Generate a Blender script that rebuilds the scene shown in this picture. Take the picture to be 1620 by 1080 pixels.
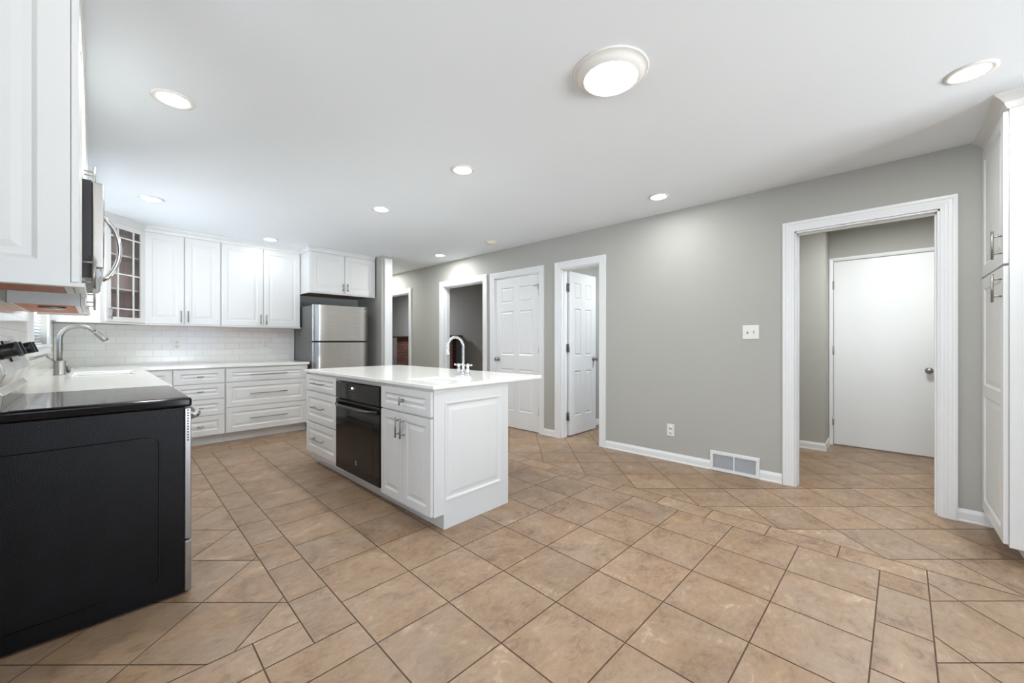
import bpy, bmesh, math, random
from mathutils import Vector, Matrix
random.seed(7)
PI = math.pi
SC = bpy.context.scene
COL = SC.collection
for _o in list(bpy.data.objects):
    bpy.data.objects.remove(_o)

# ------------------------------------------------------------------ camera, world, exposure
CAM_H = 1.16
YAW = math.atan((810 - 151) / 622.0)
cd = bpy.data.cameras.new('camera')
cam = bpy.data.objects.new('camera', cd)
COL.objects.link(cam)
cam.location = (0, 0, CAM_H)
cam.rotation_euler = (PI / 2, 0, -YAW)
cd.sensor_width = 36.0
cd.lens = 622.0 / 1620 * 36
cd.shift_y = 1 / 1620
cd.clip_start = 0.02
SC.camera = cam

w = bpy.data.worlds.new('sky')
SC.world = w
w.use_nodes = True
wn = w.node_tree
bg = wn.nodes['Background']
bg.inputs[0].default_value = (0.45, 0.68, 1.0, 1)
bg.inputs[1].default_value = 2.6

SC.view_settings.view_transform = 'Standard'
SC.view_settings.look = 'None'
SC.view_settings.gamma = 1
SC.view_settings.use_curve_mapping = False
SC.view_settings.exposure = 0.73
SC.cycles.use_denoising = True
SC.cycles.max_bounces = 10
SC.cycles.diffuse_bounces = 7
SC.cycles.glossy_bounces = 5
SC.cycles.transmission_bounces = 6
SC.cycles.sample_clamp_indirect = 6
SC.cycles.caustics_reflective = False
SC.cycles.caustics_refractive = False


def area(name, loc, rot, sx, sy, power, color=(1, 1, 1), shape='RECTANGLE', parent=None, spread=PI):
    l = bpy.data.lights.new(name, 'AREA')
    l.shape = shape
    l.size = sx
    l.size_y = sy
    l.energy = power
    l.color = color
    l.spread = spread
    o = bpy.data.objects.new(name, l)
    COL.objects.link(o)
    o.location = loc
    o.rotation_euler = rot
    if parent:
        o.parent = parent
    return o


CAN_W = 6.5
BIG_W = 6.0
SLIDER_FILL_W = 40.0
SOUTH_UPFILL_W = 5600.0
WEST_FILL_W = 22.0
WEST_UPFILL_W = 300.0
SINK_FILL_W = 55.0
# added lamp at the invented, unseen sliding door behind the camera
area('fill_slider', (1.95, -4.35, 1.15), (-PI / 2, 0, 0), 1.7, 2.0, SLIDER_FILL_W, (0.97, 0.99, 0.985))
# added lamp outside the sink window, tilted up to brighten the back ceiling
area('fill_sink', (-1.10, 4.8, 0.75), (0, -PI / 2 - 0.55, 0), 0.9, 1.6, SINK_FILL_W, (0.95, 0.98, 1.0))
# added unseen upward lamps outside brighten the ceiling through the openings
area('upfill_south', (1.0, -9.2, 0.0), (PI, 0, 0), 9.0, 9.5, SOUTH_UPFILL_W, (0.97, 0.99, 0.985))
area('upfill_west', (-7.2, 0.3, 0.0), (PI, 0, 0), 8.0, 6.0, WEST_UPFILL_W, (0.97, 0.99, 0.985))
area('fill_west', (-2.80, 0.3, 1.45), (0, -PI / 2, 0), 1.3, 1.6, WEST_FILL_W, (0.90, 0.95, 1.0))  # added lamp outside the unseen west window


# ------------------------------------------------------------------ helpers
def lin(c):
    c = c / 255.0
    return c / 12.92 if c <= 0.04045 else ((c + 0.055) / 1.055) ** 2.4


def rgb(r, g, b):
    return (lin(r), lin(g), lin(b), 1)


def mat(name, col, rough=0.5, metal=0.0, emit=None, es=0, coat=0, noise=None, bump=None, alpha=None, trans=0, ior=1.45):
    m = bpy.data.materials.new(name)
    m.use_nodes = True
    nt = m.node_tree
    b = nt.nodes['Principled BSDF']
    b.inputs['Base Color'].default_value = col
    b.inputs['Roughness'].default_value = rough
    b.inputs['Metallic'].default_value = metal
    b.inputs['Coat Weight'].default_value = coat
    b.inputs['IOR'].default_value = ior
    b.inputs['Transmission Weight'].default_value = trans
    if emit:
        b.inputs['Emission Color'].default_value = emit
        b.inputs['Emission Strength'].default_value = es
    if noise or bump:
        tc = nt.nodes.new('ShaderNodeTexCoord')
    if noise:   # (scale xyz, detail, amount)
        mp = nt.nodes.new('ShaderNodeMapping')
        mp.inputs['Scale'].default_value = noise[0]
        n = nt.nodes.new('ShaderNodeTexNoise')
        n.inputs['Scale'].default_value = 1
        n.inputs['Detail'].default_value = noise[1]
        nt.links.new(tc.outputs['Object'], mp.inputs[0])
        nt.links.new(mp.outputs[0], n.inputs[0])
        r = nt.nodes.new('ShaderNodeValToRGB')
        a = noise[2]
        r.color_ramp.elements[0].color = (col[0] * (1 - a), col[1] * (1 - a), col[2] * (1 - a), 1)
        r.color_ramp.elements[1].color = (min(1, col[0] * (1 + a)), min(1, col[1] * (1 + a)), min(1, col[2] * (1 + a)), 1)
        r.color_ramp.elements[0].position = 0.3
        r.color_ramp.elements[1].position = 0.7
        nt.links.new(n.outputs[0], r.inputs[0])
        nt.links.new(r.outputs[0], b.inputs['Base Color'])
    if bump:    # (scale xyz, strength, distance)
        mp = nt.nodes.new('ShaderNodeMapping')
        mp.inputs['Scale'].default_value = bump[0]
        n = nt.nodes.new('ShaderNodeTexNoise')
        n.inputs['Scale'].default_value = 1
        n.inputs['Detail'].default_value = bump[3] if len(bump) > 3 else 3
        nt.links.new(tc.outputs['Object'], mp.inputs[0])
        nt.links.new(mp.outputs[0], n.inputs[0])
        bu = nt.nodes.new('ShaderNodeBump')
        bu.inputs['Strength'].default_value = bump[1]
        bu.inputs['Distance'].default_value = bump[2]
        nt.links.new(n.outputs[0], bu.inputs['Height'])
        nt.links.new(bu.outputs[0], b.inputs['Normal'])
    return m


M = {}
M['wall'] = mat('wall_paint', rgb(175, 174, 168), 0.75, noise=((2, 2, 2), 2, 0.012), bump=((300, 300, 300), 0.04, 0.001))
M['ceiling'] = mat('ceiling_paint', rgb(234, 240, 245), 0.85, noise=((1, 1, 1), 2, 0.01))
M['trim'] = mat('trim_paint', rgb(230, 231, 232), 0.32, noise=((3, 3, 3), 2, 0.008))
M['cab'] = mat('cabinet_paint', rgb(222, 222, 221), 0.30, noise=((3, 3, 3), 2, 0.008))
M['cabgap'] = mat('cabinet_shadow_gap', rgb(120, 120, 118), 0.6, noise=((3, 3, 3), 2, 0.02))
M['quartz'] = mat('quartz', rgb(244, 243, 239), 0.13, noise=((60, 60, 60), 6, 0.03))
M['steel'] = mat('brushed_steel', (0.58, 0.55, 0.515, 1), 0.22, 1.0, noise=((3, 3, 60), 3, 0.05), bump=((4.5, 4.5, 0.9), 0.35, 0.03, 0))
M['steelside'] = mat('steel_edge', (0.38, 0.38, 0.385, 1), 0.3, 1.0, noise=((40, 40, 2), 3, 0.05))
M['nickel'] = mat('brushed_nickel', (0.34, 0.33, 0.31, 1), 0.34, 1.0, noise=((80, 80, 80), 2, 0.05))
M['chrome'] = mat('chrome', (0.86, 0.87, 0.88, 1), 0.06, 1.0, noise=((5, 5, 5), 2, 0.01))
M['hinge'] = mat('hinge_steel', (0.42, 0.41, 0.39, 1), 0.35, 1.0, noise=((60, 60, 60), 2, 0.05))
M['blackglass'] = mat('black_glass', (0.009, 0.008, 0.0075, 1), 0.06, ior=1.33, noise=((2, 2, 2), 2, 0.1))
M['blackgloss'] = mat('black_enamel', (0.005, 0.005, 0.006, 1), 0.12, ior=1.36, noise=((2, 2, 2), 2, 0.1))
M['blackpanel'] = mat('black_textured_sheet', (0.004, 0.004, 0.005, 1), 0.33, ior=1.33, noise=((8, 8, 8), 3, 0.3), bump=((260, 260, 260), 0.5, 0.002))
M['blackplastic'] = mat('black_plastic', (0.014, 0.014, 0.015, 1), 0.3, noise=((9, 9, 9), 2, 0.1))
M['cooktop'] = mat('ceramic_cooktop', (0.022, 0.019, 0.017, 1), 0.09, ior=1.62, noise=((700, 700, 700), 2, 0.5))
M['burner'] = mat('burner_ring_print', (0.10, 0.09, 0.085, 1), 0.15, noise=((90, 90, 90), 2, 0.1))
M['darkgrey'] = mat('dark_grey_enamel', (0.035, 0.035, 0.038, 1), 0.4, noise=((4, 4, 4), 2, 0.1))
M['fridgeside'] = mat('fridge_side_enamel', (0.16, 0.16, 0.155, 1), 0.4, noise=((30, 30, 30), 2, 0.05))
M['orangewood'] = mat('cabinet_underside_wood', rgb(176, 92, 40), 0.5, noise=((3, 40, 3), 4, 0.25))
M['cabinside'] = mat('glass_cabinet_inside', rgb(206, 188, 182), 0.5, noise=((40, 40, 3), 4, 0.08))
M['brownwood'] = mat('cabinet_inside_wood', rgb(120, 92, 78), 0.5, noise=((40, 40, 3), 4, 0.12))
M['shelf'] = mat('shelf_laminate', rgb(205, 198, 192), 0.4, noise=((10, 10, 10), 2, 0.03))
M['white'] = mat('white_plastic', rgb(228, 227, 222), 0.35, noise=((10, 10, 10), 2, 0.01))
M['offwhite'] = mat('aged_white_plastic', rgb(222, 216, 202), 0.45, noise=((10, 10, 10), 2, 0.02))
M['slot'] = mat('socket_slot', rgb(60, 58, 56), 0.5, noise=((30, 30, 30), 2, 0.1))
M['louvre'] = mat('louvre_enamel', rgb(196, 196, 198), 0.5, noise=((10, 10, 10), 2, 0.02))
M['greyslot'] = mat('vent_grey', rgb(110, 110, 112), 0.6, noise=((30, 30, 30), 2, 0.05))
M['emit'] = mat('lit_diffuser', (1, 1, 1, 1), 0.5, emit=(1, 1, 0.99, 1), es=9)
M['ledwhite'] = mat('lit_clock_digit', (1, 1, 1, 1), 0.5, emit=(0.95, 1, 0.98, 1), es=4)
M['button'] = mat('printed_buttons', rgb(92, 92, 94), 0.4, noise=((30, 30, 30), 2, 0.05))
M['glass'] = mat('clear_glass', (0.95, 0.97, 0.97, 1), 0.02, trans=1.0, ior=1.45, noise=((1, 1, 1), 1, 0.005))
gm = M['glass']
gnt = gm.node_tree
_tr = gnt.nodes.new('ShaderNodeBsdfTransparent')
_gl = gnt.nodes.new('ShaderNodeBsdfGlossy')
_gl.inputs['Roughness'].default_value = 0.02
_fr = gnt.nodes.new('ShaderNodeFresnel')
_fr.inputs[0].default_value = 1.45
_mx = gnt.nodes.new('ShaderNodeMixShader')
_ge = gnt.nodes.new('ShaderNodeNewGeometry')
_mm = gnt.nodes.new('ShaderNodeMath')
_mm.operation = 'SUBTRACT'
_mm.use_clamp = True
gnt.links.new(_fr.outputs[0], _mm.inputs[0])
gnt.links.new(_ge.outputs['Backfacing'], _mm.inputs[1])
gnt.links.new(_mm.outputs[0], _mx.inputs[0])
gnt.links.new(_tr.outputs[0], _mx.inputs[1])
gnt.links.new(_gl.outputs[0], _mx.inputs[2])
gnt.links.new(_mx.outputs[0], gnt.nodes['Material Output'].inputs[0])
M['blind'] = mat('blind_vinyl', rgb(236, 238, 242), 0.5, noise=((5, 5, 5), 2, 0.01))
M['mantel'] = mat('dark_mantel', rgb(48, 38, 34), 0.5, noise=((3, 40, 3), 4, 0.2))
M['sinksteel'] = mat('sink_steel', (0.26, 0.265, 0.275, 1), 0.36, 1.0, noise=((40, 40, 40), 2, 0.05))
M['porcelain'] = mat('white_sink', rgb(226, 226, 222), 0.2, noise=((4, 4, 4), 2, 0.01))


def node_math(nt, op, a, b=None):
    n = nt.nodes.new('ShaderNodeMath')
    n.operation = op
    for i, v in enumerate((a, b)):
        if v is None:
            continue
        if isinstance(v, (int, float)):
            n.inputs[i].default_value = v
        else:
            nt.links.new(v, n.inputs[i])
    return n.outputs[0]


def brick_mat(name, c1, c2, cm, bw, bh, mortar, rough, axis='XZ', bump=0.4, dist=0.002):
    m = bpy.data.materials.new(name)
    m.use_nodes = True
    nt = m.node_tree
    b = nt.nodes['Principled BSDF']
    tc = nt.nodes.new('ShaderNodeTexCoord')
    sp = nt.nodes.new('ShaderNodeSeparateXYZ')
    cb = nt.nodes.new('ShaderNodeCombineXYZ')
    nt.links.new(tc.outputs['Object'], sp.inputs[0])
    nt.links.new(sp.outputs[axis[0]], cb.inputs[0])
    nt.links.new(sp.outputs[axis[1]], cb.inputs[1])
    br = nt.nodes.new('ShaderNodeTexBrick')
    br.inputs['Color1'].default_value = c1
    br.inputs['Color2'].default_value = c2
    br.inputs['Mortar'].default_value = cm
    br.inputs['Scale'].default_value = 1
    br.inputs['Mortar Size'].default_value = mortar
    br.inputs['Mortar Smooth'].default_value = 0.1
    br.inputs['Brick Width'].default_value = bw
    br.inputs['Row Height'].default_value = bh
    nt.links.new(cb.outputs[0], br.inputs[0])
    nt.links.new(br.outputs[0], b.inputs['Base Color'])
    b.inputs['Roughness'].default_value = rough
    bu = nt.nodes.new('ShaderNodeBump')
    bu.invert = True
    bu.inputs['Strength'].default_value = bump
    bu.inputs['Distance'].default_value = dist
    nt.links.new(br.outputs['Fac'], bu.inputs['Height'])
    nt.links.new(bu.outputs[0], b.inputs['Normal'])
    return m


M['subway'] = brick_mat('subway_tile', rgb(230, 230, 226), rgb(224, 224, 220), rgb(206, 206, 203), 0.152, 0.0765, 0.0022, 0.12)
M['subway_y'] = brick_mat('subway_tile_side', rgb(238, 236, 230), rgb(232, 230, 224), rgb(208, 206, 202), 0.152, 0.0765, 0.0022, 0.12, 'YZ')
M['chimney'] = mat('blue_grey_paint', rgb(128, 132, 142), 0.7, noise=((2, 2, 2), 2, 0.02))
M['brick'] = brick_mat('red_brick', rgb(116, 70, 60), rgb(84, 52, 46), rgb(66, 50, 46), 0.21, 0.075, 0.010, 0.85, 'YZ', 0.8, 0.01)


class MB:
    def __init__(self):
        self.bm = bmesh.new()

    def box(self, x0, x1, y0, y1, z0, z1):
        vs = [self.bm.verts.new(p) for p in ((x0, y0, z0), (x1, y0, z0), (x1, y1, z0), (x0, y1, z0),
                                             (x0, y0, z1), (x1, y0, z1), (x1, y1, z1), (x0, y1, z1))]
        for f in ((0, 3, 2, 1), (4, 5, 6, 7), (0, 1, 5, 4), (1, 2, 6, 5), (2, 3, 7, 6), (3, 0, 4, 7)):
            self.bm.faces.new([vs[i] for i in f])
        return self

    def poly(self, pts):
        self.bm.faces.new([self.bm.verts.new(p) for p in pts])
        return self

    def prism(self, pts, z0, z1, axes='xyz'):
        """polygon pts (a,b) extruded along third axis; axes gives which world axis each of (a,b,extrude) is"""
        ix = ['xyz'.index(c) for c in axes]

        def mk(a, b, c):
            v = [0, 0, 0]
            v[ix[0]] = a
            v[ix[1]] = b
            v[ix[2]] = c
            return v
        lo = [self.bm.verts.new(mk(a, b, z0)) for a, b in pts]
        hi = [self.bm.verts.new(mk(a, b, z1)) for a, b in pts]
        self.bm.faces.new(lo[::-1])
        self.bm.faces.new(hi)
        n = len(pts)
        for i in range(n):
            self.bm.faces.new((lo[i], lo[(i + 1) % n], hi[(i + 1) % n], hi[i]))
        return self

    def loft(self, loops, cap0=True, cap1=True, closed=False, smooth=False):
        rs = [[self.bm.verts.new(p) for p in l] for l in loops]
        n = len(loops[0])
        rng = range(len(rs)) if closed else range(len(rs) - 1)
        for k in rng:
            a, b = rs[k], rs[(k + 1) % len(rs)]
            for i in range(n):
                f = self.bm.faces.new((a[i], a[(i + 1) % n], b[(i + 1) % n], b[i]))
                f.smooth = smooth
        if not closed:
            if cap0:
                self.bm.faces.new(rs[0][::-1])
            if cap1:
                self.bm.faces.new(rs[-1])
        return self

    def lathe(self, prof, origin=(0, 0, 0), axis='z', n=28, smooth=True):
        """prof list of (r, h) along axis"""
        ox, oy, oz = origin
        loops = []
        for r, h in prof:
            l = []
            for i in range(n):
                t = 2 * PI * i / n
                a, b = max(r, 1e-5) * math.cos(t), max(r, 1e-5) * math.sin(t)
                if axis == 'z':
                    l.append((ox + a, oy + b, oz + h))
                elif axis == 'y':
                    l.append((ox + a, oy + h, oz - b))
                else:
                    l.append((ox + h, oy + a, oz + b))
            loops.append(l)
        return self.loft(loops, True, True, False, smooth)

    def tube(self, pts, r, n=12, smooth=True, radii=None):
        pts = [Vector(p) for p in pts]
        loops = []
        ref = None
        for i, p in enumerate(pts):
            if i == 0:
                d = pts[1] - p
            elif i == len(pts) - 1:
                d = p - pts[i - 1]
            else:
                d = (pts[i + 1] - p).normalized() + (p - pts[i - 1]).normalized()
            d.normalize()
            if ref is None:
                ref = Vector((0, 0, 1)) if abs(d.z) < 0.9 else Vector((1, 0, 0))
            u = (ref - d * ref.dot(d)).normalized()
            ref = u
            v = d.cross(u)
            rr = radii[i] if radii else r
            loops.append([tuple(p + (u * math.cos(2 * PI * k / n) + v * math.sin(2 * PI * k / n)) * rr) for k in range(n)])
        return self.loft(loops, True, True, False, smooth)

    def rloops(self, rects, fy):
        """nested rectangles in the XZ plane: rects = (x0,x1,z0,z1,y)"""
        loops = [[(a, y, c), (b, y, c), (b, y, d), (a, y, d)] for a, b, c, d, y in rects]
        self.loft(loops, False, True)
        return self

    def build(self, name, m, parent=None, bev=0, seg=2, smooth_angle=None, stuff=False):
        me = bpy.data.meshes.new(name)
        bmesh.ops.recalc_face_normals(self.bm, faces=self.bm.faces)
        self.bm.to_mesh(me)
        self.bm.free()
        me.materials.append(m)
        o = bpy.data.objects.new(name, me)
        COL.objects.link(o)
        if parent:
            o.parent = parent
        if bev:
            b = o.modifiers.new('bevel', 'BEVEL')
            b.width = bev
            b.segments = seg
            b.limit_method = 'ANGLE'
            b.angle_limit = math.radians(40)
            b.harden_normals = False
        return o


def tag(o, label=None, cat=None, group=None, kind=None):
    if label:
        o['label'] = label
    if cat:
        o['category'] = cat
    if group:
        o['group'] = group
    if kind:
        o['kind'] = kind
    return o


def thing(name, label, cat, loc=(0, 0, 0), rotz=0, group=None, kind=None):
    o = bpy.data.objects.new(name, None)
    o.empty_display_size = 0.1
    COL.objects.link(o)
    o.location = loc
    o.rotation_euler = (0, 0, rotz)
    return tag(o, label, cat, group, kind)


def struct(name, mb, m, label, cat, bev=0):
    return tag(mb.build(name, m, None, bev), label, cat, None, 'structure')


def copy_tree(o, parent=None):
    c = o.copy()
    COL.objects.link(c)
    if parent:
        c.parent = parent
    for ch in [x for x in bpy.data.objects if x.parent == o]:
        copy_tree(ch, c)
    return c


def sweep(path, prof, mapf, closed=False, mb=None):
    """mitred sweep of prof (a = offset to the left of the path, b = out of plane) along a 2D path"""
    mb = mb or MB()
    n = len(path)
    loops = []
    for i in range(n):
        p = Vector(path[i])
        if closed or 0 < i < n - 1:
            d0 = (p - Vector(path[i - 1])).normalized()
            d1 = (Vector(path[(i + 1) % n]) - p).normalized()
            n0 = Vector((-d0.y, d0.x))
            n1 = Vector((-d1.y, d1.x))
            m = (n0 + n1) / (1 + n0.dot(n1))
        else:
            d = (Vector(path[1]) - p) if i == 0 else (p - Vector(path[i - 1]))
            d.normalize()
            m = Vector((-d.y, d.x))
        loops.append([mapf(p.x + m.x * a, p.y + m.y * a, b) for a, b in prof])
    return mb.loft(loops, True, True, closed)


# ------------------------------------------------------------------ room constants
H = 2.434
XL, XR, YB = -0.30, 3.856, 6.14
WT = 0.12

# ------------------------------------------------------------------ floor: tiles laid square inside a half-tile border, diagonal outside it
P = 0.3385
OX, OY, SK = 2.740, 0.012, 0.026


def loc2w(s, t):
    return (OX + s + SK * t, OY + t - SK * s)


def clip(poly, a, b, c):
    """keep a*x+b*y<=c"""
    out = []
    n = len(poly)
    for i in range(n):
        p, q = poly[i], poly[(i + 1) % n]
        dp, dq = a * p[0] + b * p[1] - c, a * q[0] + b * q[1] - c
        if dp <= 0:
            out.append(p)
        if (dp < 0 < dq) or (dq < 0 < dp):
            k = dp / (dp - dq)
            out.append((p[0] + (q[0] - p[0]) * k, p[1] + (q[1] - p[1]) * k))
    return out


def cliprect(poly, r):
    for a, b, c in ((-1, 0, -r[0]), (1, 0, r[1]), (0, -1, -r[2]), (0, 1, r[3])):
        if len(poly) < 3:
            return []
        poly = clip(poly, a, b, c)
    return poly


def parea(p):
    return 0.5 * sum(p[i][0] * p[(i + 1) % len(p)][1] - p[(i + 1) % len(p)][0] * p[i][1] for i in range(len(p)))


def inset(poly, d):
    res = list(poly)
    n = len(poly)
    for i in range(n):
        p, q = poly[i], poly[(i + 1) % n]
        dx, dy = q[0] - p[0], q[1] - p[1]
        L = math.hypot(dx, dy)
        if L < 1e-6:
            continue
        nx, ny = dy / L, -dx / L
        if len(res) < 3:
            return []
        res = clip(res, nx, ny, nx * p[0] + ny * p[1] - d)
    return res


tiles = []
S0, S1, T0, T1 = -6.3, 4.2, -4.6, 10.8


def add_tile(poly, region):
    q = cliprect(poly, region)
    if len(q) >= 3 and abs(parea(q)) > 0.0002:
        if parea(q) < 0:
            q = q[::-1]
        q = inset(q, 0.0026)
        if len(q) >= 3 and abs(parea(q)) > 0.0001:
            tiles.append(q)


def grid(region, so, to):
    i0 = math.floor((region[0] - so) / P) - 1
    i1 = math.ceil((region[1] - so) / P) + 1
    j0 = math.floor((region[2] - to) / P) - 1
    j1 = math.ceil((region[3] - to) / P) + 1
    for i in range(i0, i1):
        for j in range(j0, j1):
            a, b = so + i * P, to + j * P
            add_tile([(a, b), (a + P, b), (a + P, b + P), (a, b + P)], region)


def diag(region):
    r2 = math.sqrt(0.5)
    for i in range(-60, 60):
        for j in range(-60, 60):
            u0, v0 = 0.438 + i * P, -0.206 + j * P
            pts = [((u + v) * r2, (u - v) * r2) for u, v in ((u0, v0), (u0 + P, v0), (u0 + P, v0 + P), (u0, v0 + P))]
            if max(p[0] for p in pts) < region[0] or min(p[0] for p in pts) > region[1] or \
               max(p[1] for p in pts) < region[2] or min(p[1] for p in pts) > region[3]:
                continue
            add_tile(pts, region)


h = P / 2
LX = -6 * P
grid((LX, 0, 0, 15 * P), 0, 0)                               # main field
grid((0, h, -h, 15 * P), 0, h)                               # right border, half offset
grid((S0, 0, -h, 0), h, -h)                                  # near border
grid((LX - h, LX, 4.5 * P, 15 * P), LX - h, h)               # left border
grid((S0, LX, 0, 4.5 * P), 0, 0)                             # field running on to the left
grid((S0, LX - h, 4.5 * P, 5 * P), 0, 4.5 * P)               # band in front of the range
grid((LX - h, h, 15 * P, 15.5 * P), h, 15 * P)               # back border
diag((h, S1, T0, T1))
diag((S0, h, T0, -h))
diag((S0, LX - h, 5 * P, T1))
diag((LX - h, h, 15.5 * P, T1))

me = bpy.data.meshes.new('floor')
V, Fc, rnd = [], [], []
for q in tiles:
    k = len(V)
    V += [loc2w(*p) + (0.0,) for p in q]
    Fc.append(list(range(k, k + len(q))))
    rnd.append(random.random())
# grout bed
k = len(V)
V += [(-3.5, -4.6, -0.0025), (7.2, -4.6, -0.0025), (7.2, 11, -0.0025), (-3.5, 11, -0.0025)]
Fc.append([k, k + 1, k + 2, k + 3])
k = len(V)
V += [(-3.5, -4.6, -0.1), (7.2, -4.6, -0.1), (7.2, 11, -0.1), (-3.5, 11, -0.1)]
Fc.append([k + 3, k + 2, k + 1, k])
rnd += [0, 0]
me.from_pydata(V, [], Fc)
at = me.attributes.new('tile_tone', 'FLOAT', 'FACE')
for i, r in enumerate(rnd):
    at.data[i].value = r
floor = bpy.data.objects.new('floor', me)
COL.objects.link(floor)
tag(floor, 'brown stone-look ceramic tile floor laid partly square and partly diagonal', 'floor', None, 'structure')

mt = bpy.data.materials.new('floor_tile')
mt.use_nodes = True
nt = mt.node_tree
bs = nt.nodes['Principled BSDF']
tc = nt.nodes.new('ShaderNodeTexCoord')
atn = nt.nodes.new('ShaderNodeAttribute')
atn.attribute_name = 'tile_tone'
cx = nt.nodes.new('ShaderNodeCombineXYZ')
nt.links.new(node_math(nt, 'MULTIPLY', atn.outputs['Fac'], 37.0), cx.inputs[2])
nt.links.new(node_math(nt, 'MULTIPLY', atn.outputs['Fac'], 91.0), cx.inputs[0])
va = nt.nodes.new('ShaderNodeVectorMath')
nt.links.new(tc.outputs['Object'], va.inputs[0])
nt.links.new(cx.outputs[0], va.inputs[1])


def noise(scale, detail, rough, dist=0.0, stretch=None):
    n = nt.nodes.new('ShaderNodeTexNoise')
    n.inputs['Scale'].default_value = scale
    n.inputs['Detail'].default_value = detail
    n.inputs['Roughness'].default_value = rough
    n.inputs['Distortion'].default_value = dist
    if stretch:
        mp = nt.nodes.new('ShaderNodeMapping')
        mp.inputs['Scale'].default_value = stretch
        mp.inputs['Rotation'].default_value = (0, 0, 0.7)
        nt.links.new(va.outputs[0], mp.inputs[0])
        nt.links.new(mp.outputs[0], n.inputs[0])
    else:
        nt.links.new(va.outputs[0], n.inputs[0])
    return n.outputs[0]


n1 = noise(5.0, 7, 0.62, 0.8)
n2 = noise(16.0, 8, 0.7, 1.2, (1, 1.8, 1))
n3 = noise(3.0, 3, 0.5)
r1 = nt.nodes.new('ShaderNodeValToRGB')
e = r1.color_ramp.elements
e[0].position, e[0].color = 0.33, rgb(116, 90, 70)
e[1].position, e[1].color = 0.70, rgb(192, 172, 144)
el = e.new(0.46)
el.color = rgb(148, 121, 96)
el = e.new(0.58)
el.color = rgb(161, 134, 108)
mixf = node_math(nt, 'ADD', node_math(nt, 'MULTIPLY', n1, 0.55), node_math(nt, 'MULTIPLY', n2, 0.45))
nt.links.new(mixf, r1.inputs[0])
hs = nt.nodes.new('ShaderNodeHueSaturation')
nt.links.new(r1.outputs[0], hs.inputs['Color'])
nt.links.new(node_math(nt, 'ADD', node_math(nt, 'MULTIPLY', atn.outputs['Fac'], 0.16), 0.90), hs.inputs['Value'])
nt.links.new(node_math(nt, 'ADD', node_math(nt, 'MULTIPLY', n3, 0.5), 0.72), hs.inputs['Saturation'])
nt.links.new(hs.outputs[0], bs.inputs['Base Color'])
bs.inputs['Roughness'].default_value = 0.42
bu = nt.nodes.new('ShaderNodeBump')
bu.inputs['Strength'].default_value = 0.25
bu.inputs['Distance'].default_value = 0.004
nt.links.new(n2, bu.inputs['Height'])
nt.links.new(bu.outputs[0], bs.inputs['Normal'])
M['grout'] = mat('grout', rgb(104, 84, 68), 0.9, noise=((60, 60, 60), 3, 0.1))
me.materials.append(mt)
me.materials.append(M['grout'])
for i in range(len(tiles), len(Fc)):
    me.polygons[i].material_index = 1

# ------------------------------------------------------------------ walls
XF = 5.735       # far wall of the entry hall


def yslab(x0, x1, spans, openings, z1=H):
    """wall parallel to Y between x0..x1; spans=(y0,y1); openings=(y0,y1,zbot,ztop)"""
    mb = MB()
    y = spans[0]
    for a, b, zb, zt in sorted(openings):
        mb.box(x0, x1, y, a, 0, z1)
        if zb > 0:
            mb.box(x0, x1, a, b, 0, zb)
        mb.box(x0, x1, a, b, zt, z1)
        y = b
    mb.box(x0, x1, y, spans[1], 0, z1)
    return mb


DT = 2.045
struct('wall_right', yslab(XR, XR + WT, (-1.1, 8.6), [(-0.275, 0.517, 0, DT), (2.295, 2.832, 0, DT), (3.165, 3.975, 0, DT),
                                                     (4.215, 5.165, 0, DT), (6.175, 7.10, 0, DT)]), M['wall'],
       'long grey painted wall with the doorways', 'wall')
struct('wall_left', yslab(XL - WT, XL, (1.60, YB + WT), [(4.15, 5.45, 1.14, 2.10)]), M['wall'], 'wall behind the sink with the window', 'wall')
struct('wall_back', MB().box(XL, 2.89, YB, YB + WT, 0, H), M['wall'], 'grey wall behind the back cabinets and refrigerator', 'wall')
struct('wall_stub', MB().box(2.89, 3.055, 5.37, 8.6, 0, H), M['wall'], 'short grey wall beside the refrigerator', 'wall')
struct('wall_passage_end', MB().box(3.055, XR, 8.5, 8.6, 0, H), M['wall'], 'grey end wall of the passage', 'wall')
struct('wall_left_return', MB().box(-2.6, XL - WT, 1.60, 1.72, 0, H), M['wall'], 'grey return wall of the eating area', 'wall')
# eating area behind the camera
mb = yslab(-2.72, -2.6, (-4.22, 1.72), [(-0.5, 1.1, 0.8, 2.1)])
struct('wall_west', mb, M['wall'], 'grey wall of the eating area with an added window', 'wall')
mb = MB()
mb.box(-2.6, -1.50, -4.22, -4.1, 0, H).box(2.80, 2.95, -4.22, -4.1, 0, H).box(-0.30, 1.10, -4.22, -4.1, 0, H).box(1.10, 2.80, -4.22, -4.1, 2.15, H)
mb.box(-1.50, -0.30, -4.22, -4.1, 2.15, H).box(-1.50, -0.30, -4.22, -4.1, 0, 0.85)
struct('wall_south', mb, M['wall'], 'grey wall behind the camera with an added sliding door opening', 'wall')

struct('wall_pantry', MB().box(2.95, XR + WT, -1.22, -1.1, 0, H).box(2.95, 3.07, -4.22, -1.22, 0, H), M['wall'], 'grey wall behind the tall pantry cabinet', 'wall')
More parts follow.
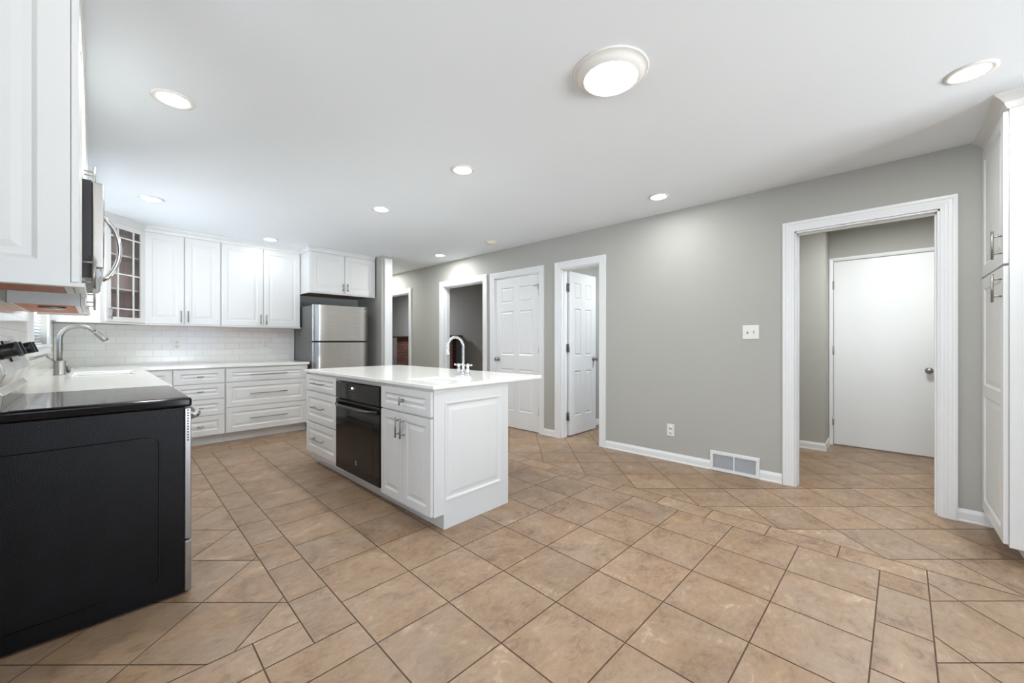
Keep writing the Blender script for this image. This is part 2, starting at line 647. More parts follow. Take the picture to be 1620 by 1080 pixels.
# entry hall beyond the wide doorway
struct('wall_hall_far', MB().box(XF, XF + 0.1, -1.0, 0.45, 0, H), M['wall'], 'far wall of the entry hall around the flat door', 'wall')
struct('wall_hall_bump', MB().box(5.325, XF + 0.1, 0.45, 1.3, 0, H), M['wall'], 'projecting wall corner in the entry hall', 'wall')
struct('wall_hall_left', MB().box(XR + WT, 5.325, 1.2, 1.3, 0, H), M['wall'], 'left wall of the entry hall', 'wall')
struct('wall_hall_right', MB().box(XR + WT, XF, -1.1, -1.0, 0, H), M['wall'], 'right wall of the entry hall', 'wall')
# small room behind the open door
struct('wall_closet_side', MB().box(XR + WT, 6.4, 2.925, 3.02, 0, H), M['wall'], 'side wall of the small room behind the open door', 'wall')
struct('wall_closet_end', MB().box(6.3, 6.4, 1.3, 2.925, 0, H), M['wall'], 'end wall of the small room behind the open door', 'wall')
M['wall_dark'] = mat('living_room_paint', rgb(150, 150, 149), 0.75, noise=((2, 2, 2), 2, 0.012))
# living room beyond the two wide openings
XV = 5.52
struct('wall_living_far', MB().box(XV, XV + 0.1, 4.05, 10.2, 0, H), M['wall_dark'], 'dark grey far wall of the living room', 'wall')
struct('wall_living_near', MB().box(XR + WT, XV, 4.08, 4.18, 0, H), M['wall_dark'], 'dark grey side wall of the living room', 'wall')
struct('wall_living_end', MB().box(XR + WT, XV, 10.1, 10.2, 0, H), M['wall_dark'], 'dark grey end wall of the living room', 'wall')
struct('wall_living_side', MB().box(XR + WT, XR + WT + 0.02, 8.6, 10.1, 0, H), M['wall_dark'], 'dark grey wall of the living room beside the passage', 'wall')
struct('ceiling', MB().box(-2.75, 6.4, -4.3, 10.2, H, H + 0.1), M['ceiling'], 'flat white ceiling', 'ceiling')

# ------------------------------------------------------------------ baseboards
BP = [(0, 0), (0.014, 0), (0.014, 0.010), (0.011, 0.016), (0.011, 0.058), (0.006, 0.075), (0.004, 0.082), (0, 0.082)]


def base(name, path, label):
    mb = sweep(path, [(a, b) for a, b in BP], lambda x, y, z: (x, y, z + 0.001))
    return tag(mb.build(name, M['trim']), label, 'baseboard', None, 'structure')


# room interior lies to the left of the path direction
base('baseboard_right', [(XR, 0.600), (XR, 0.757)], 'short white baseboard between the wide doorway and the floor vent')
base('baseboard_right', [(XR, 1.148), (XR, 2.215)], 'white baseboard left of the floor vent')
base('baseboard_right', [(XR, 2.915), (XR, 3.10)], 'short white baseboard between the closet door and the open door')
base('baseboard_right', [(XR, 4.06), (XR, 4.125)], 'white baseboard left of the closet door')
base('baseboard_right', [(XR, 5.26), (XR, 6.09)], 'white baseboard between the two living room openings')
base('baseboard_right', [(XR, -1.1), (XR, -0.350)], 'white baseboard right of the wide doorway')
base('baseboard_hall', [(5.325, 0.45), (5.325, 1.2)][::1], 'white baseboard wrapping the hall corner')
base('baseboard_hall_return', [(XF, 0.45), (5.325, 0.45)][::1], 'white baseboard on the short hall return')
base('baseboard_closet', [(6.3, 2.925), (XR + WT, 2.925)][::1], 'white baseboard behind the open door')

# ------------------------------------------------------------------ casings, jambs
CW = 0.078
CP = [(0, 0), (0, 0.009), (0.004, 0.012), (0.016, 0.013), (0.018, 0.0115), (0.020, 0.0135), (0.034, 0.0145), (0.036, 0.013), (0.038, 0.015),
      (0.052, 0.016), (0.054, 0.0145), (0.056, 0.018), (0.066, 0.020), (CW, 0.019), (CW, 0)]


def door_frame(name, y0, y1, zt, x=XR, label='', both=True, wt=WT, hinges=(), cw=CW, sign=-1):
    """white casing and jamb round an opening in a wall parallel to Y"""
    t = thing(name, label, 'door frame', (x, (y0 + y1) / 2, 0), 0, None, 'structure')
    hw = (y1 - y0) / 2
    k = cw / CW
    path = [(-hw, 0.001), (-hw, zt), (hw, zt), (hw, 0.001)]
    mb = sweep(path, [(a * k, b) for a, b in CP], lambda y, z, b: (sign * b, y, z))
    mb.build('casing', M['trim'], t)
    if both:
        mb = sweep(path, [(a * k, b) for a, b in CP], lambda y, z, b: (wt - sign * b, y, z))
        mb.build('casing', M['trim'], t)
    mb = MB()
    jt = 0.012
    mb.box(0.0005, wt - 0.0005, -hw, -hw + jt, 0, zt).box(0.0005, wt - 0.0005, hw - jt, hw, 0, zt).box(0.0005, wt - 0.0005, -hw, hw, zt - jt, zt)
    mb.box(0.045, 0.08, -hw + jt, -hw + jt + 0.009, 0, zt - jt).box(0.045, 0.08, hw - jt - 0.009, hw - jt, 0, zt - jt)
    mb.box(0.045, 0.08, -hw + jt, hw - jt, zt - jt - 0.009, zt - jt)
    mb.build('jamb', M['trim'], t, 0.001)
    for yy, zz in hinges:
        MB().box(0.086, 0.112, yy - 0.002, yy + 0.002, zz - 0.045, zz + 0.045).build('hinge', M['hinge'], t, 0.001)
    return t


door_frame('trim_1', -0.275, 0.517, DT, label='wide white doorway to the entry hall with bare hinges on its jamb',
           hinges=[(0.396 - 0.013, 1.80), (0.396 - 0.013, 1.08), (0.396 - 0.013, 0.25)])
door_frame('trim_2', 2.295, 2.832, DT, label='white frame of the narrow doorway with the open door')
door_frame('trim_3', 3.165, 3.975, DT, label='white frame of the closed six panel door', both=False)
door_frame('trim_4', 4.215, 5.165, DT, label='white framed opening to the living room beside the closed door', cw=0.09)
door_frame('trim_5', 6.175, 7.10, DT, label='white framed opening to the living room farthest back')
# white board with corner beads on the end of the stub wall
mb = MB()
mb.box(2.935, 3.055, 5.356, 5.369, 0.0, 2.40).box(2.935, 2.948, 5.352, 5.356, 0, 2.40).box(3.038, 3.055, 5.350, 5.356, 0, 2.40)
struct('trim_6', mb, M['trim'], 'white vertical board on the end of the stub wall', 'trim', 0.002)


# ------------------------------------------------------------------ doors
def panel_face(mb, w, z0, z1, xs, zs, yf, depth, slope=0.012, flat=0.014, rise=0.02, raise_=0.5):
    """front face in plane y=yf (normal -Y) with raised panels in cells given by xs/zs pairs"""
    xc = [0] + [v for p in xs for v in p] + [w]
    zc = [z0] + [v for p in zs for v in p] + [z1]
    for i in range(len(xc) - 1):
        for j in range(len(zc) - 1):
            a, b, c, d = xc[i], xc[i + 1], zc[j], zc[j + 1]
            if i % 2 == 1 and j % 2 == 1:
                s1, s2, s3 = slope, slope + flat, slope + flat + rise
                mb.rloops([(a, b, c, d, yf), (a + s1 * .3, b - s1 * .3, c + s1 * .3, d - s1 * .3, yf + depth * .25),
                           (a + s1, b - s1, c + s1, d - s1, yf + depth),
                           (a + s2, b - s2, c + s2, d - s2, yf + depth),
                           (a + s3, b - s3, c + s3, d - s3, yf + depth * (1 - raise_))], yf)
            else:
                mb.poly([(a, yf, c), (b, yf, c), (b, yf, d), (a, yf, d)])


def door_leaf(mb, w, z0, z1, t, xs, zs, depth, both=False, **kw):
    panel_face(mb, w, z0, z1, xs, zs, 0, depth, **kw)
    if both:
        mb2 = MB()
        panel_face(mb2, w, z0, z1, xs, zs, 0, depth, **kw)
        for f in mb2.bm.faces:
            mb.bm.faces.new([mb.bm.verts.new((v.co.x, t - v.co.y, v.co.z)) for v in f.verts])
        mb2.bm.free()
    else:
        mb.poly([(0, t, z0), (w, t, z0), (w, t, z1), (0, t, z1)])
    for q in (((0, 0), (0, 1)), ((1, 0), (1, 1))):
        x = w * q[0][0]
        mb.poly([(x, 0, z0), (x, t, z0), (x, t, z1), (x, 0, z1)])
    mb.poly([(0, 0, z0), (w, 0, z0), (w, t, z0), (0, t, z0)])
    mb.poly([(0, 0, z1), (w, 0, z1), (w, t, z1), (0, t, z1)])
    bmesh.ops.remove_doubles(mb.bm, verts=mb.bm.verts, dist=1e-5)
    return mb


def knob(parent, x, z, y0=0, d=-1, name='door_knob'):
    pr = [(0.0, 0), (0.030, 0), (0.031, 0.004), (0.026, 0.009), (0.012, 0.012), (0.011, 0.024), (0.016, 0.030), (0.025, 0.036),
          (0.0285, 0.046), (0.026, 0.056), (0.016, 0.063), (0, 0.065)]
    return MB().lathe([(r, hh * d) for r, hh in pr], (x, y0, z), 'y', 24).build(name, M['nickel'], parent)


def sixpanel(t, w, z0=0.012, z1=2.03):
    xs = [(0.105, w / 2 - 0.05), (w / 2 + 0.05, w - 0.105)]
    zs = [(0.24, 0.80), (0.985, 1.58), (1.69, 1.90)]
    return door_leaf(MB(), w, z0, z1, 0.035, xs, zs, 0.009, both=True, slope=0.012, flat=0.004, rise=0.016, raise_=0.75)


# closed six panel closet door (faces the kitchen, -X)
t = thing('door_1', 'closed white six panel door with round knob at its left edge', 'door', (XR + 0.008, 3.962, 0), -PI / 2, None, 'structure')
sixpanel(t, 0.784).build('door_leaf', M['trim'], t)
knob(t, 0.055, 0.93)
for z in (1.80, 1.07, 0.27):
    MB().box(0.782, 0.795, -0.008, 0.004, z - 0.045, z + 0.045).tube([(0.789, -0.006, z - 0.048), (0.789, -0.006, z + 0.048)], 0.006).build('hinge', M['hinge'], t)
mb = MB().box(0.770, 0.792, -0.010, -0.001, 1.83, 1.905)
mb.tube([(0.785, -0.012, 1.885), (0.75, -0.018, 1.885), (0.715, -0.014, 1.889), (0.700, -0.010, 1.880)], 0.004)
mb.build('door_stop', M['hinge'], t)

# open door, hinged on the left jamb and swung into the small room
t = thing('door_2', 'white six panel door standing open with three hinges', 'door', (3.995, 2.796, 0), 0, None, 'structure')
sixpanel(t, 0.60).build('door_leaf', M['trim'], t)
knob(t, 0.545, 0.94)
knob(t, 0.545, 0.94, 0.035, 1)
for z in (1.83, 1.09, 0.25):
    mb = MB().box(-0.040, -0.012, 0.016, 0.0195, z - 0.048, z + 0.048).box(-0.012, -0.0005, 0.003, 0.033, z - 0.048, z + 0.048)
    mb.tube([(-0.012, 0.004, z - 0.05), (-0.012, 0.004, z + 0.05)], 0.0075)
    mb.build('hinge', M['nickel'], t)

# flat slab door in the entry hall
t = thing('door_3', 'flat white slab door in the entry hall with round knob', 'door', (XF - 0.012, 0.405, 0), -PI / 2, None, 'structure')
MB().box(0, 0.80, 0, 0.01, 0.015, 2.06).build('door_leaf', M['trim'], t, 0.002)
knob(t, 0.74, 0.875)
for z in (1.80, 1.07, 0.27):
    MB().box(-0.012, 0.004, -0.006, 0.002, z - 0.045, z + 0.045).tube([(-0.003, -0.005, z - 0.047), (-0.003, -0.005, z + 0.047)], 0.005).build('hinge', M['hinge'], t)
mb = sweep([(-0.40, 0.001), (-0.40, 2.07), (0.41, 2.07), (0.41, 0.001)], [(0, 0), (0, 0.012), (0.02, 0.018), (0.035, 0.02), (0.036, 0)],
           lambda y, z, b: (XF - b, y, z))
struct('trim_7', mb, M['trim'], 'white casing round the flat hall door', 'trim')

# ------------------------------------------------------------------ window by the sink with blinds
t = thing('window_1', 'bright window with white blinds above the kitchen sink', 'window', (XL, 4.80, 1.14), 0, None, 'structure')
mb = sweep([(-0.65, 0.0), (0.65, 0.0), (0.65, 0.96), (-0.65, 0.96)], [(0, 0), (0, 0.014), (-0.02, 0.018), (-0.075, 0.02), (-0.078, 0)],
           lambda y, z, b: (b + 0.001, y, z), closed=True)
mb.build('window_casing', M['trim'], t)
mb = MB()
for a in ((-0.648, -0.60, 0, 0.96), (0.60, 0.648, 0, 0.96), (-0.60, 0.60, 0, 0.05), (-0.60, 0.60, 0.91, 0.96), (-0.60, 0.60, 0.46, 0.50)):
    mb.box(-0.115, -0.085, a[0], a[1], a[2], a[3])
mb.build('window_frame', M['trim'], t, 0.002)
MB().box(-0.102, -0.098, -0.60, 0.60, 0.05, 0.91).build('pane', M['glass'], t)
mb = MB()
for i in range(34):
    z = 0.03 + i * 0.027
    mb.poly([(-0.050, -0.63, z - 0.004), (-0.050, 0.63, z - 0.004), (-0.027, 0.63, z + 0.006), (-0.027, -0.63, z + 0.006)])
mb.box(-0.055, -0.022, -0.635, 0.635, 0.93, 0.957).box(-0.05, -0.027, -0.63, 0.63, 0.004, 0.016)
mb.build('blind', M['blind'], t)
MB().box(-0.085, 0.028, -0.70, 0.70, -0.022, -0.0005).build('window_sill', M['trim'], t, 0.003)
# sliding door frame behind the camera, unseen and added to admit light
t = thing('window_2', 'large unseen sliding door added behind the camera for daylight', 'window', (1.95, -4.16, 0), 0, None, 'structure')
mb = MB()
for a in ((-0.85, -0.79, 0.0, 2.15), (-0.03, 0.03, 0.06, 2.09), (0.79, 0.85, 0.0, 2.15), (-0.79, 0.79, 0.0, 0.06), (-0.79, 0.79, 2.09, 2.15)):
    mb.box(a[0], a[1], -0.02, 0.03, a[2], a[3])
mb.build('window_frame', M['trim'], t, 0.002)
t = thing('window_3', 'unseen window added to the eating area for daylight', 'window', (-2.66, 0.3, 0), 0, None, 'structure')  # unseen window frame, added so light can come in
mb = MB()
for a in ((-0.80, -0.75, 0.8, 2.1), (-0.02, 0.02, 0.85, 2.05), (0.75, 0.80, 0.8, 2.1), (-0.75, 0.75, 0.8, 0.85), (-0.75, 0.75, 2.05, 2.1)):
    mb.box(-0.02, 0.03, a[0], a[1], a[2], a[3])
mb.build('window_frame', M['trim'], t, 0.002)

# ------------------------------------------------------------------ cabinet kit (local: front faces -Y at y=0, x to the right)
FT = 0.019     # door thickness


def handle(parent, p, length, vertical, post=0.028, r=0.0055, proj=0.033, inset_=None):
    """bar pull centred at p=(x,z); the front surface it stands on is y=p[2]"""
    x, z, y = p
    L = length / 2
    q = L - (inset_ if inset_ is not None else min(0.03, L * 0.35))
    mb = MB()
    if vertical:
        mb.tube([(x, y - proj, z - L), (x, y - proj, z + L)], r)
        for s in (-1, 1):
            mb.tube([(x, y, z + s * q), (x, y - proj, z + s * q)], r * 0.75, 10)
    else:
        mb.tube([(x - L, y - proj, z), (x + L, y - proj, z)], r)
        for s in ((-1, 1) if length > 0.06 else (0,)):
            mb.tube([(x + s * q, y, z), (x + s * q, y - proj, z)], r * 0.75, 10)
    return mb.build('handle', M['nickel'], parent)


def front(parent, name, x0, x1, z0, z1, y=-FT, frame=0.055, depth=0.007, mid=None, **kw):
    """raised panel door or drawer front as its own part; origin at its lower left"""
    w, hh = x1 - x0, z1 - z0
    fx = min(frame, w * 0.28)
    fz = min(frame, hh * 0.27)
    o = min(0.020, hh * 0.1)
    zs = [(fz, hh - fz)] if not mid else [(fz, mid - z0 - fz / 2), (mid - z0 + fz / 2, hh - fz)]
    mb = door_leaf(MB(), w, 0, hh, FT - 0.001, [(fx, w - fx)], zs, depth, slope=min(0.012, hh * .08), flat=o * 0.5, rise=o, raise_=0.6)
    ob = mb.build(name, M['cab'], parent, 0.0025)
    ob.location = (x0, y, z0)
    return ob


def cabinet(name, label, loc, rotz, w, z0, z1, depth, cat='cabinet', group=None, toe=True, toe_in=0.075, left_in=0, right_in=0):
    t = thing(name, label, cat, loc, rotz, group)
    mb = MB()
    zb = z0
    mb.box(0, w, 0, depth, zb, z1)
    if toe:
        mb.box(left_in, w - right_in, toe_in, depth, 0, zb)
    mb.build('cabinet_body', M['cab'], t)
    return t


CROWN = [(0, 0), (0.004, 0), (0.010, 0.012), (0.014, 0.030), (0.030, 0.052), (0.040, 0.060), (0.042, 0.070), (0, 0.070)]


def crown(parent, path, z, k=1.0, zk=1.0):
    mb = sweep(path, [(-a * k, b * zk) for a, b in CROWN], lambda x, y, b: (x, y, z + b))
    return mb.build('crown_moulding', M['cab'], parent)


def light_rail(parent, path, z, hgt=0.016, t=0.012):
    mb = sweep(path, [(0.0, 0), (-t, 0.003), (-t, hgt), (0.0, hgt)], lambda x, y, b: (x, y, z + b))
    return mb.build('light_rail', M['cab'], parent)


BH = 0.869     # base carcass top
# ---- back run (front faces -Y at y=5.52)
YF = 5.52
DB = YB - YF - 0.002
t = cabinet('drawer_cabinet', 'wide white base cabinet with three drawers and long bar pulls beside the refrigerator', (1.026, YF, 0), 0, 0.894, 0.105, BH, DB,
            group=None)
for a, b in ((0.700, 0.852), (0.408, 0.694), (0.115, 0.402)):
    d = front(t, 'drawer', 0.006, 0.872, a, b)
    handle(d, (0.433, (b - a) / 2, 0), 0.40, False)
t = cabinet('drawer_cabinet', 'narrower white base cabinet with four small drawers and short pulls', (0.565, YF, 0), 0, 0.459, 0.105, BH, DB)
for a, b in ((0.700, 0.852), (0.525, 0.692), (0.342, 0.517), (0.115, 0.334)):
    d = front(t, 'drawer', 0.006, 0.452, a, b)
    handle(d, (0.223, (b - a) / 2, 0), 0.055, False)
t = cabinet('corner_base_cabinet', 'white corner base cabinet with a drawer partly hidden by the sink counter', (0.32, YF, 0), 0, 0.243, 0.105, BH, DB)
d = front(t, 'drawer', 0.004, 0.238, 0.700, 0.852)
handle(d, (0.117, 0.076, 0), 0.055, False)
d = front(t, 'door', 0.004, 0.238, 0.115, 0.692)
handle(d, (0.20, 0.48, 0), 0.13, True)
# ---- left run under the sink (front faces +X at x=0.285)
t = cabinet('sink_base_cabinet', 'white sink base cabinet hidden behind the black range', (0.285, 3.115, 0), PI / 2, 2.40, 0.105, BH, 0.58)
for i in range(4):
    d = front(t, 'door', 0.006 + i * 0.598, 0.598 + i * 0.598, 0.115, 0.852)
    handle(d, (0.05 if i % 2 else 0.54, 0.62, 0), 0.13, True)

# L shaped quartz worktop with a cut-out for the sink
SX0, SX1, SY0, SY1 = -0.125, 0.235, 4.40, 5.10


def slab_with_hole(name, outer, hole, z0, z1, m, parent=None, bev=0.003):
    """outer polygon split into convex boxes is avoided: build with bmesh fill of two loops"""
    bm = bmesh.new()
    es = []
    for loop in (outer, hole):
        vs = [bm.verts.new((x, y, z1)) for x, y in loop]
        es += [bm.edges.new((vs[i], vs[(i + 1) % len(vs)])) for i in range(len(vs))]
    bmesh.ops.triangle_fill(bm, use_beauty=True, edges=es)
    for f in bm.faces:
        if f.normal.z < 0:
            f.normal_flip()
    r = bmesh.ops.extrude_face_region(bm, geom=list(bm.faces))
    for v in r['geom']:
        if isinstance(v, bmesh.types.BMVert):
            v.co.z = z0
    mb = MB()
    mb.bm.free()
    mb.bm = bm
    return mb.build(name, m, parent, bev)


def rrect(x0, x1, y0, y1, r, n=5):
    pts = []
    for cx_, cy_, a0 in ((x1 - r, y1 - r, 0), (x0 + r, y1 - r, 90), (x0 + r, y0 + r, 180), (x1 - r, y0 + r, 270)):
        for i in range(n + 1):
            a = math.radians(a0 + 90 * i / n)
            pts.append((cx_ + r * math.cos(a), cy_ + r * math.sin(a)))
    return pts


o = slab_with_hole('kitchen_worktop', [(XL + 0.001, 3.108), (0.318, 3.108), (0.318, 5.49), (1.935, 5.49), (1.935, YB - 0.009), (XL + 0.001, YB - 0.009)],
                   rrect(SX0, SX1, SY0, SY1, 0.02)[::-1], 0.870, 0.900, M['quartz'])
tag(o, 'white quartz L-shaped worktop running from the range to the refrigerator', 'worktop')


def basin(mb, x0, x1, y0, y1, z0, z1, r, th=0.004, lip=0.015):
    a = rrect(x0, x1, y0, y1, r)
    b = rrect(x0 + th * 4, x1 - th * 4, y0 + th * 4, y1 - th * 4, r)
    o_ = rrect(x0 - lip, x1 + lip, y0 - lip, y1 + lip, r + lip)
    c = rrect(x0 - th, x1 + th, y0 - th, y1 + th, r + th)
    d = rrect(x0 + th * 3, x1 - th * 3, y0 + th * 3, y1 - th * 3, r)
    loops = [[(x, y, z0 + th) for x, y in b], [(x, y, z0 + 0.02) for x, y in a], [(x, y, z1) for x, y in a],
             [(x, y, z1) for x, y in o_], [(x, y, z1 - 0.003) for x, y in o_], [(x, y, z1 - 0.003) for x, y in c],
             [(x, y, z0 + 0.02) for x, y in c], [(x, y, z0) for x, y in d]]
    mb.loft(loops, True, True, False, False)
    return mb


t = thing('kitchen_sink', 'undermount steel sink set in the counter below the window', 'sink', ((SX0 + SX1) / 2, (SY0 + SY1) / 2, 0.70))
hx, hy = (SX1 - SX0) / 2, (SY1 - SY0) / 2
basin(MB(), -hx, hx, -hy, hy, 0.0, 0.169, 0.03).build('basin', M['sinksteel'], t)
MB().lathe([(0, 0.006), (0.042, 0.006), (0.045, 0.010), (0.030, 0.010), (0.026, 0.007), (0, 0.007)], (0, 0, 0)).build('drain', M['chrome'], t)

# kitchen faucet: fat base, gooseneck, pull-down head, side lever
t = thing('kitchen_faucet', 'tall brushed nickel gooseneck faucet with pull-down head by the window', 'faucet', (-0.195, 4.75, 0.900))
MB().lathe([(0, 0), (0.036, 0), (0.036, 0.004), (0.033, 0.008), (0.033, 0.108), (0.030, 0.113), (0, 0.113)]).build('faucet_base', M['nickel'], t)
pts = [(0, 0, 0.11), (0, 0, 0.20), (0, 0, 0.285)]
for i in range(1, 13):
    a = PI - i * (PI * 0.80) / 12
    pts.append((0.105 + 0.105 * math.cos(a), 0, 0.285 + 0.105 * math.sin(a)))
MB().tube(pts, 0.0165, 16).build('spout', M['nickel'], t)
p = Vector(pts[-1])
dv = (p - Vector(pts[-2])).normalized()
MB().tube([tuple(p), tuple(p + dv * 0.01), tuple(p + dv * 0.03), tuple(p + dv * 0.085), tuple(p + dv * 0.10)], 0.02, 16,
          radii=[0.0165, 0.019, 0.0195, 0.023, 0.021]).build('spray_head', M['nickel'], t)
MB().tube([(-0.02, 0, 0.085), (-0.040, -0.010, 0.125), (-0.066, -0.018, 0.150)], 0.006, 10, radii=[0.008, 0.006, 0.0065]).build('lever', M['nickel'], t)
t = thing('soap_dispenser', 'small brushed nickel sprayer post beside the gooseneck faucet', 'soap dispenser', (-0.150, 4.79, 0.900))
MB().lathe([(0, 0), (0.026, 0), (0.026, 0.005), (0.012, 0.009), (0.012, 0.02), (0, 0.02)]).build('escutcheon', M['chrome'], t)
MB().lathe([(0, 0.02), (0.014, 0.02), (0.015, 0.060), (0.012, 0.072), (0, 0.072)]).build('post', M['nickel'], t)

# tile backsplash
mb = MB().box(XL + 0.009, 1.950, YB - 0.008, YB - 0.0005, 0.901, 1.352)
o = mb.build('tile_backsplash', M['subway'])
tag(o, 'white subway tile backsplash under the back wall cabinets', 'backsplash')
mb = MB().box(XL + 0.0005, XL + 0.006, 2.30, YB - 0.01, 0.901, 1.04)
mb.box(XL + 0.0005, XL + 0.006, 2.30, 4.05, 1.04, 1.350)
mb.box(XL + 0.0005, XL + 0.006, 5.55, YB - 0.01, 1.04, 1.350)
o = mb.build('tile_backsplash', M['subway_y'])
tag(o, 'glossy white subway tile on the wall behind the range and sink', 'backsplash')
MB_ = MB().box(1.951, 1.957, YB - 0.010, YB - 0.0005, 0.901, 1.352)
struct('trim_8', MB_, M['nickel'], 'thin metal edge strip at the end of the backsplash', 'trim')

# ---- wall cabinets
UZ0, UZ1 = 1.362, 2.366
YU = 5.862


def upper(name, label, loc, rotz, w, z0, z1, depth, doors, hz=None, group=None, under='orangewood', rail=True, hlen=0.13, pulls=None):
    t = thing(name, label, 'cabinet', loc, rotz, group)
    mb = MB().box(0, w, 0, depth, z0 + 0.001, z1)
    mb.build('cabinet_body', M['cab'], t)
    mb = MB().box(0.018, w - 0.018, 0.02, depth - 0.018, z0 - 0.001, z0 + 0.001)
    mb.build('cabinet_underside', M[under], t)
    for i, (a, b, side) in enumerate(doors):
        d = front(t, 'door', a, b, z0 + 0.004, z1 - 0.004, frame=0.058)
        x = (b - a) - 0.028 if side == 'r' else 0.028
        handle(d, (x, (hz or 0.085), 0), hlen, True, inset_=0.025)
    return t


t = upper('wall_cabinet', 'white double door wall cabinet next to the corner glass cabinet', (0.362, YU, 0), 0, 0.682, UZ0, UZ1, YB - YU - 0.002,
          [(0.006, 0.337, 'r'), (0.344, 0.676, 'l')])
crown(t, [(0, -0.001), (0.682, -0.001)], 2.363)
light_rail(t, [(0, -0.001), (0.682, -0.001)], 1.346)
t = upper('wall_cabinet', 'white double door wall cabinet nearest the refrigerator', (1.045, YU, 0), 0, 0.895, UZ0, UZ1, YB - YU - 0.002,
          [(0.006, 0.445, 'r'), (0.453, 0.888, 'l')])
crown(t, [(0, -0.001), (0.895, -0.001)], 2.363)
light_rail(t, [(0, -0.001), (0.895, -0.001), (0.895, 0.2)], 1.346)

# cabinet above the refrigerator
t = upper('refrigerator_wall_cabinet', 'deep white double door cabinet above the refrigerator', (1.945, 5.53, 0), 0, 0.925, 1.832, 2.37, 0.605,
          [(0.022, 0.462, 'r'), (0.469, 0.905, 'l')], hlen=0.11, under='brownwood')
crown(t, [(0, 0.34), (0, -0.001), (0.925, -0.001)], 2.372, k=0.5, zk=0.85)
light_rail(t, [(0, 0.33), (0, -0.001), (0.925, -0.001)], 1.816)

# diagonal corner cabinet with muntin glass door
A = (0.030, 5.527)
B = (0.360, 5.857)
t = thing('corner_glass_cabinet', 'white diagonal corner wall cabinet with a muntined glass door', 'cabinet', (A[0], A[1], 0), PI / 4)
ca, sa = math.cos(-PI / 4), math.sin(-PI / 4)


def c2l(x, y):
    dx, dy = x - A[0], y - A[1]
    return (dx * ca - dy * sa, dx * sa + dy * ca)


WD = math.hypot(B[0] - A[0], B[1] - A[1])
foot = [c2l(*q) for q in (A, B, (B[0], YB - 0.002), (XL + 0.002, YB - 0.002), (XL + 0.002, A[1]))]
foot_in = [c2l(*q) for q in ((A[0] - 0.012, A[1] + 0.015), (B[0] - 0.015, B[1] + 0.012), (B[0] - 0.015, YB - 0.014), (XL + 0.014, YB - 0.014), (XL + 0.014, A[1] + 0.015))]
mb = MB()
for z in (UZ0, UZ1 - 0.016):
    mb.prism(foot, z, z + 0.016)
for i in (1, 4):
    a, b = foot[i], foot[(i + 1) % 5]
    c, d = foot_in[(i + 1) % 5], foot_in[i]
    mb.prism([a, b, c, d], UZ0 + 0.016, UZ1 - 0.016)
mb.build('cabinet_body', M['cab'], t)
mb = MB()
for i in (2, 3):
    a, b = foot[i], foot[(i + 1) % 5]
    c, d = foot_in[(i + 1) % 5], foot_in[i]
    mb.prism([a, b, c, d], UZ0 + 0.016, UZ1 - 0.016)
inner = foot_in
mb.prism(inner, UZ0 + 0.0162, UZ0 + 0.018)
mb.build('cabinet_inside', M['cabinside'], t)
for z in (1.70, 2.05):
    MB().prism([(x, y + (0.02 if i < 2 else 0)) for i, (x, y) in enumerate(foot_in)], z, z + 0.016).build('shelf', M['shelf'], t)
# door: face frame stiles + frame + muntins + glass
mb = MB()
mb.box(0, 0.040, -0.001, 0.016, UZ0, UZ1).box(WD - 0.006, WD, -0.001, 0.016, UZ0, UZ1)
mb.build('face_frame', M['cab'], t)
dr = thing('door', None, None)
dr.parent = t
bpy.data.objects.remove(dr)
z0, z1 = UZ0 + 0.004, UZ1 - 0.004
a, b = 0.040, WD - 0.003
mb = MB()
fr = 0.050
mb.box(a, a + fr, -FT, -0.001, z0, z1).box(b - fr, b, -FT, -0.001, z0, z1)
mb.box(a + fr, b - fr, -FT, -0.001, z0, z0 + fr).box(a + fr, b - fr, -FT, -0.001, z1 - fr, z1)
gw, gz0, gz1 = (b - a - 2 * fr), z0 + fr, z1 - fr
mw = 0.014
for q in (0.24, 0.76):
    x = a + fr + gw * q
    mb.box(x - mw / 2, x + mw / 2, -FT + 0.003, -0.004, gz0, gz1)
for z in (gz0 + 0.085, gz1 - 0.085, (gz0 + gz1) / 2 - 0.01):
    mb.box(a + fr, b - fr, -FT + 0.0035, -0.0035, z - mw / 2, z + mw / 2)
dd = mb.build('door', M['cab'], t, 0.0015)
MB().box(a + fr - 0.004, b - fr + 0.004, -0.0095, -0.0075, gz0 - 0.004, gz1 + 0.004).build('glass_pane', M['glass'], dd)
handle(dd, (a + 0.024, z0 + 0.085, -FT), 0.13, True, inset_=0.025)
crown(t, [c2l(XL + 0.05, A[1] - 0.001), c2l(A[0], A[1] - 0.001), c2l(B[0] - 0.0005, B[1] - 0.0015)], 2.363)
light_rail(t, [c2l(XL + 0.05, A[1] - 0.001), c2l(A[0], A[1] - 0.001), c2l(B[0] - 0.0005, B[1] - 0.0015)], 1.346)

# ---- left run wall cabinets (front faces +X)
UZ0 = 1.352
XU = -0.056
t = upper('wall_cabinet', 'white wall cabinet nearest the camera with its panelled side toward the room', (XU, 1.925, 0), PI / 2, 0.43, UZ0, UZ1,
          XU - XL - 0.002, [(0.003, 0.424, 'r')], hlen=0.13)
t['label'] = 'white wall cabinet nearest the camera showing its panelled side'
# decorative raised side panel facing -Y
sp_ = door_leaf(MB(), 0.240, 0, 1.004, 0.009, [(0.0, 0.172)], [(0.066, 0.925)], 0.008, slope=0.012, flat=0.02, rise=0.02)
so = sp_.build('side_panel', M['cab'], t)
so.rotation_euler = (0, 0, -PI / 2)
so.location = (-0.0095, 0.240, UZ0)
crown(t, [(-0.008, 0.24), (-0.008, -0.001), (0.43, -0.001)], 2.363, k=0.55)
light_rail(t, [(-0.006, 0.24), (-0.006, -0.020), (0.43, -0.020)], 1.337)

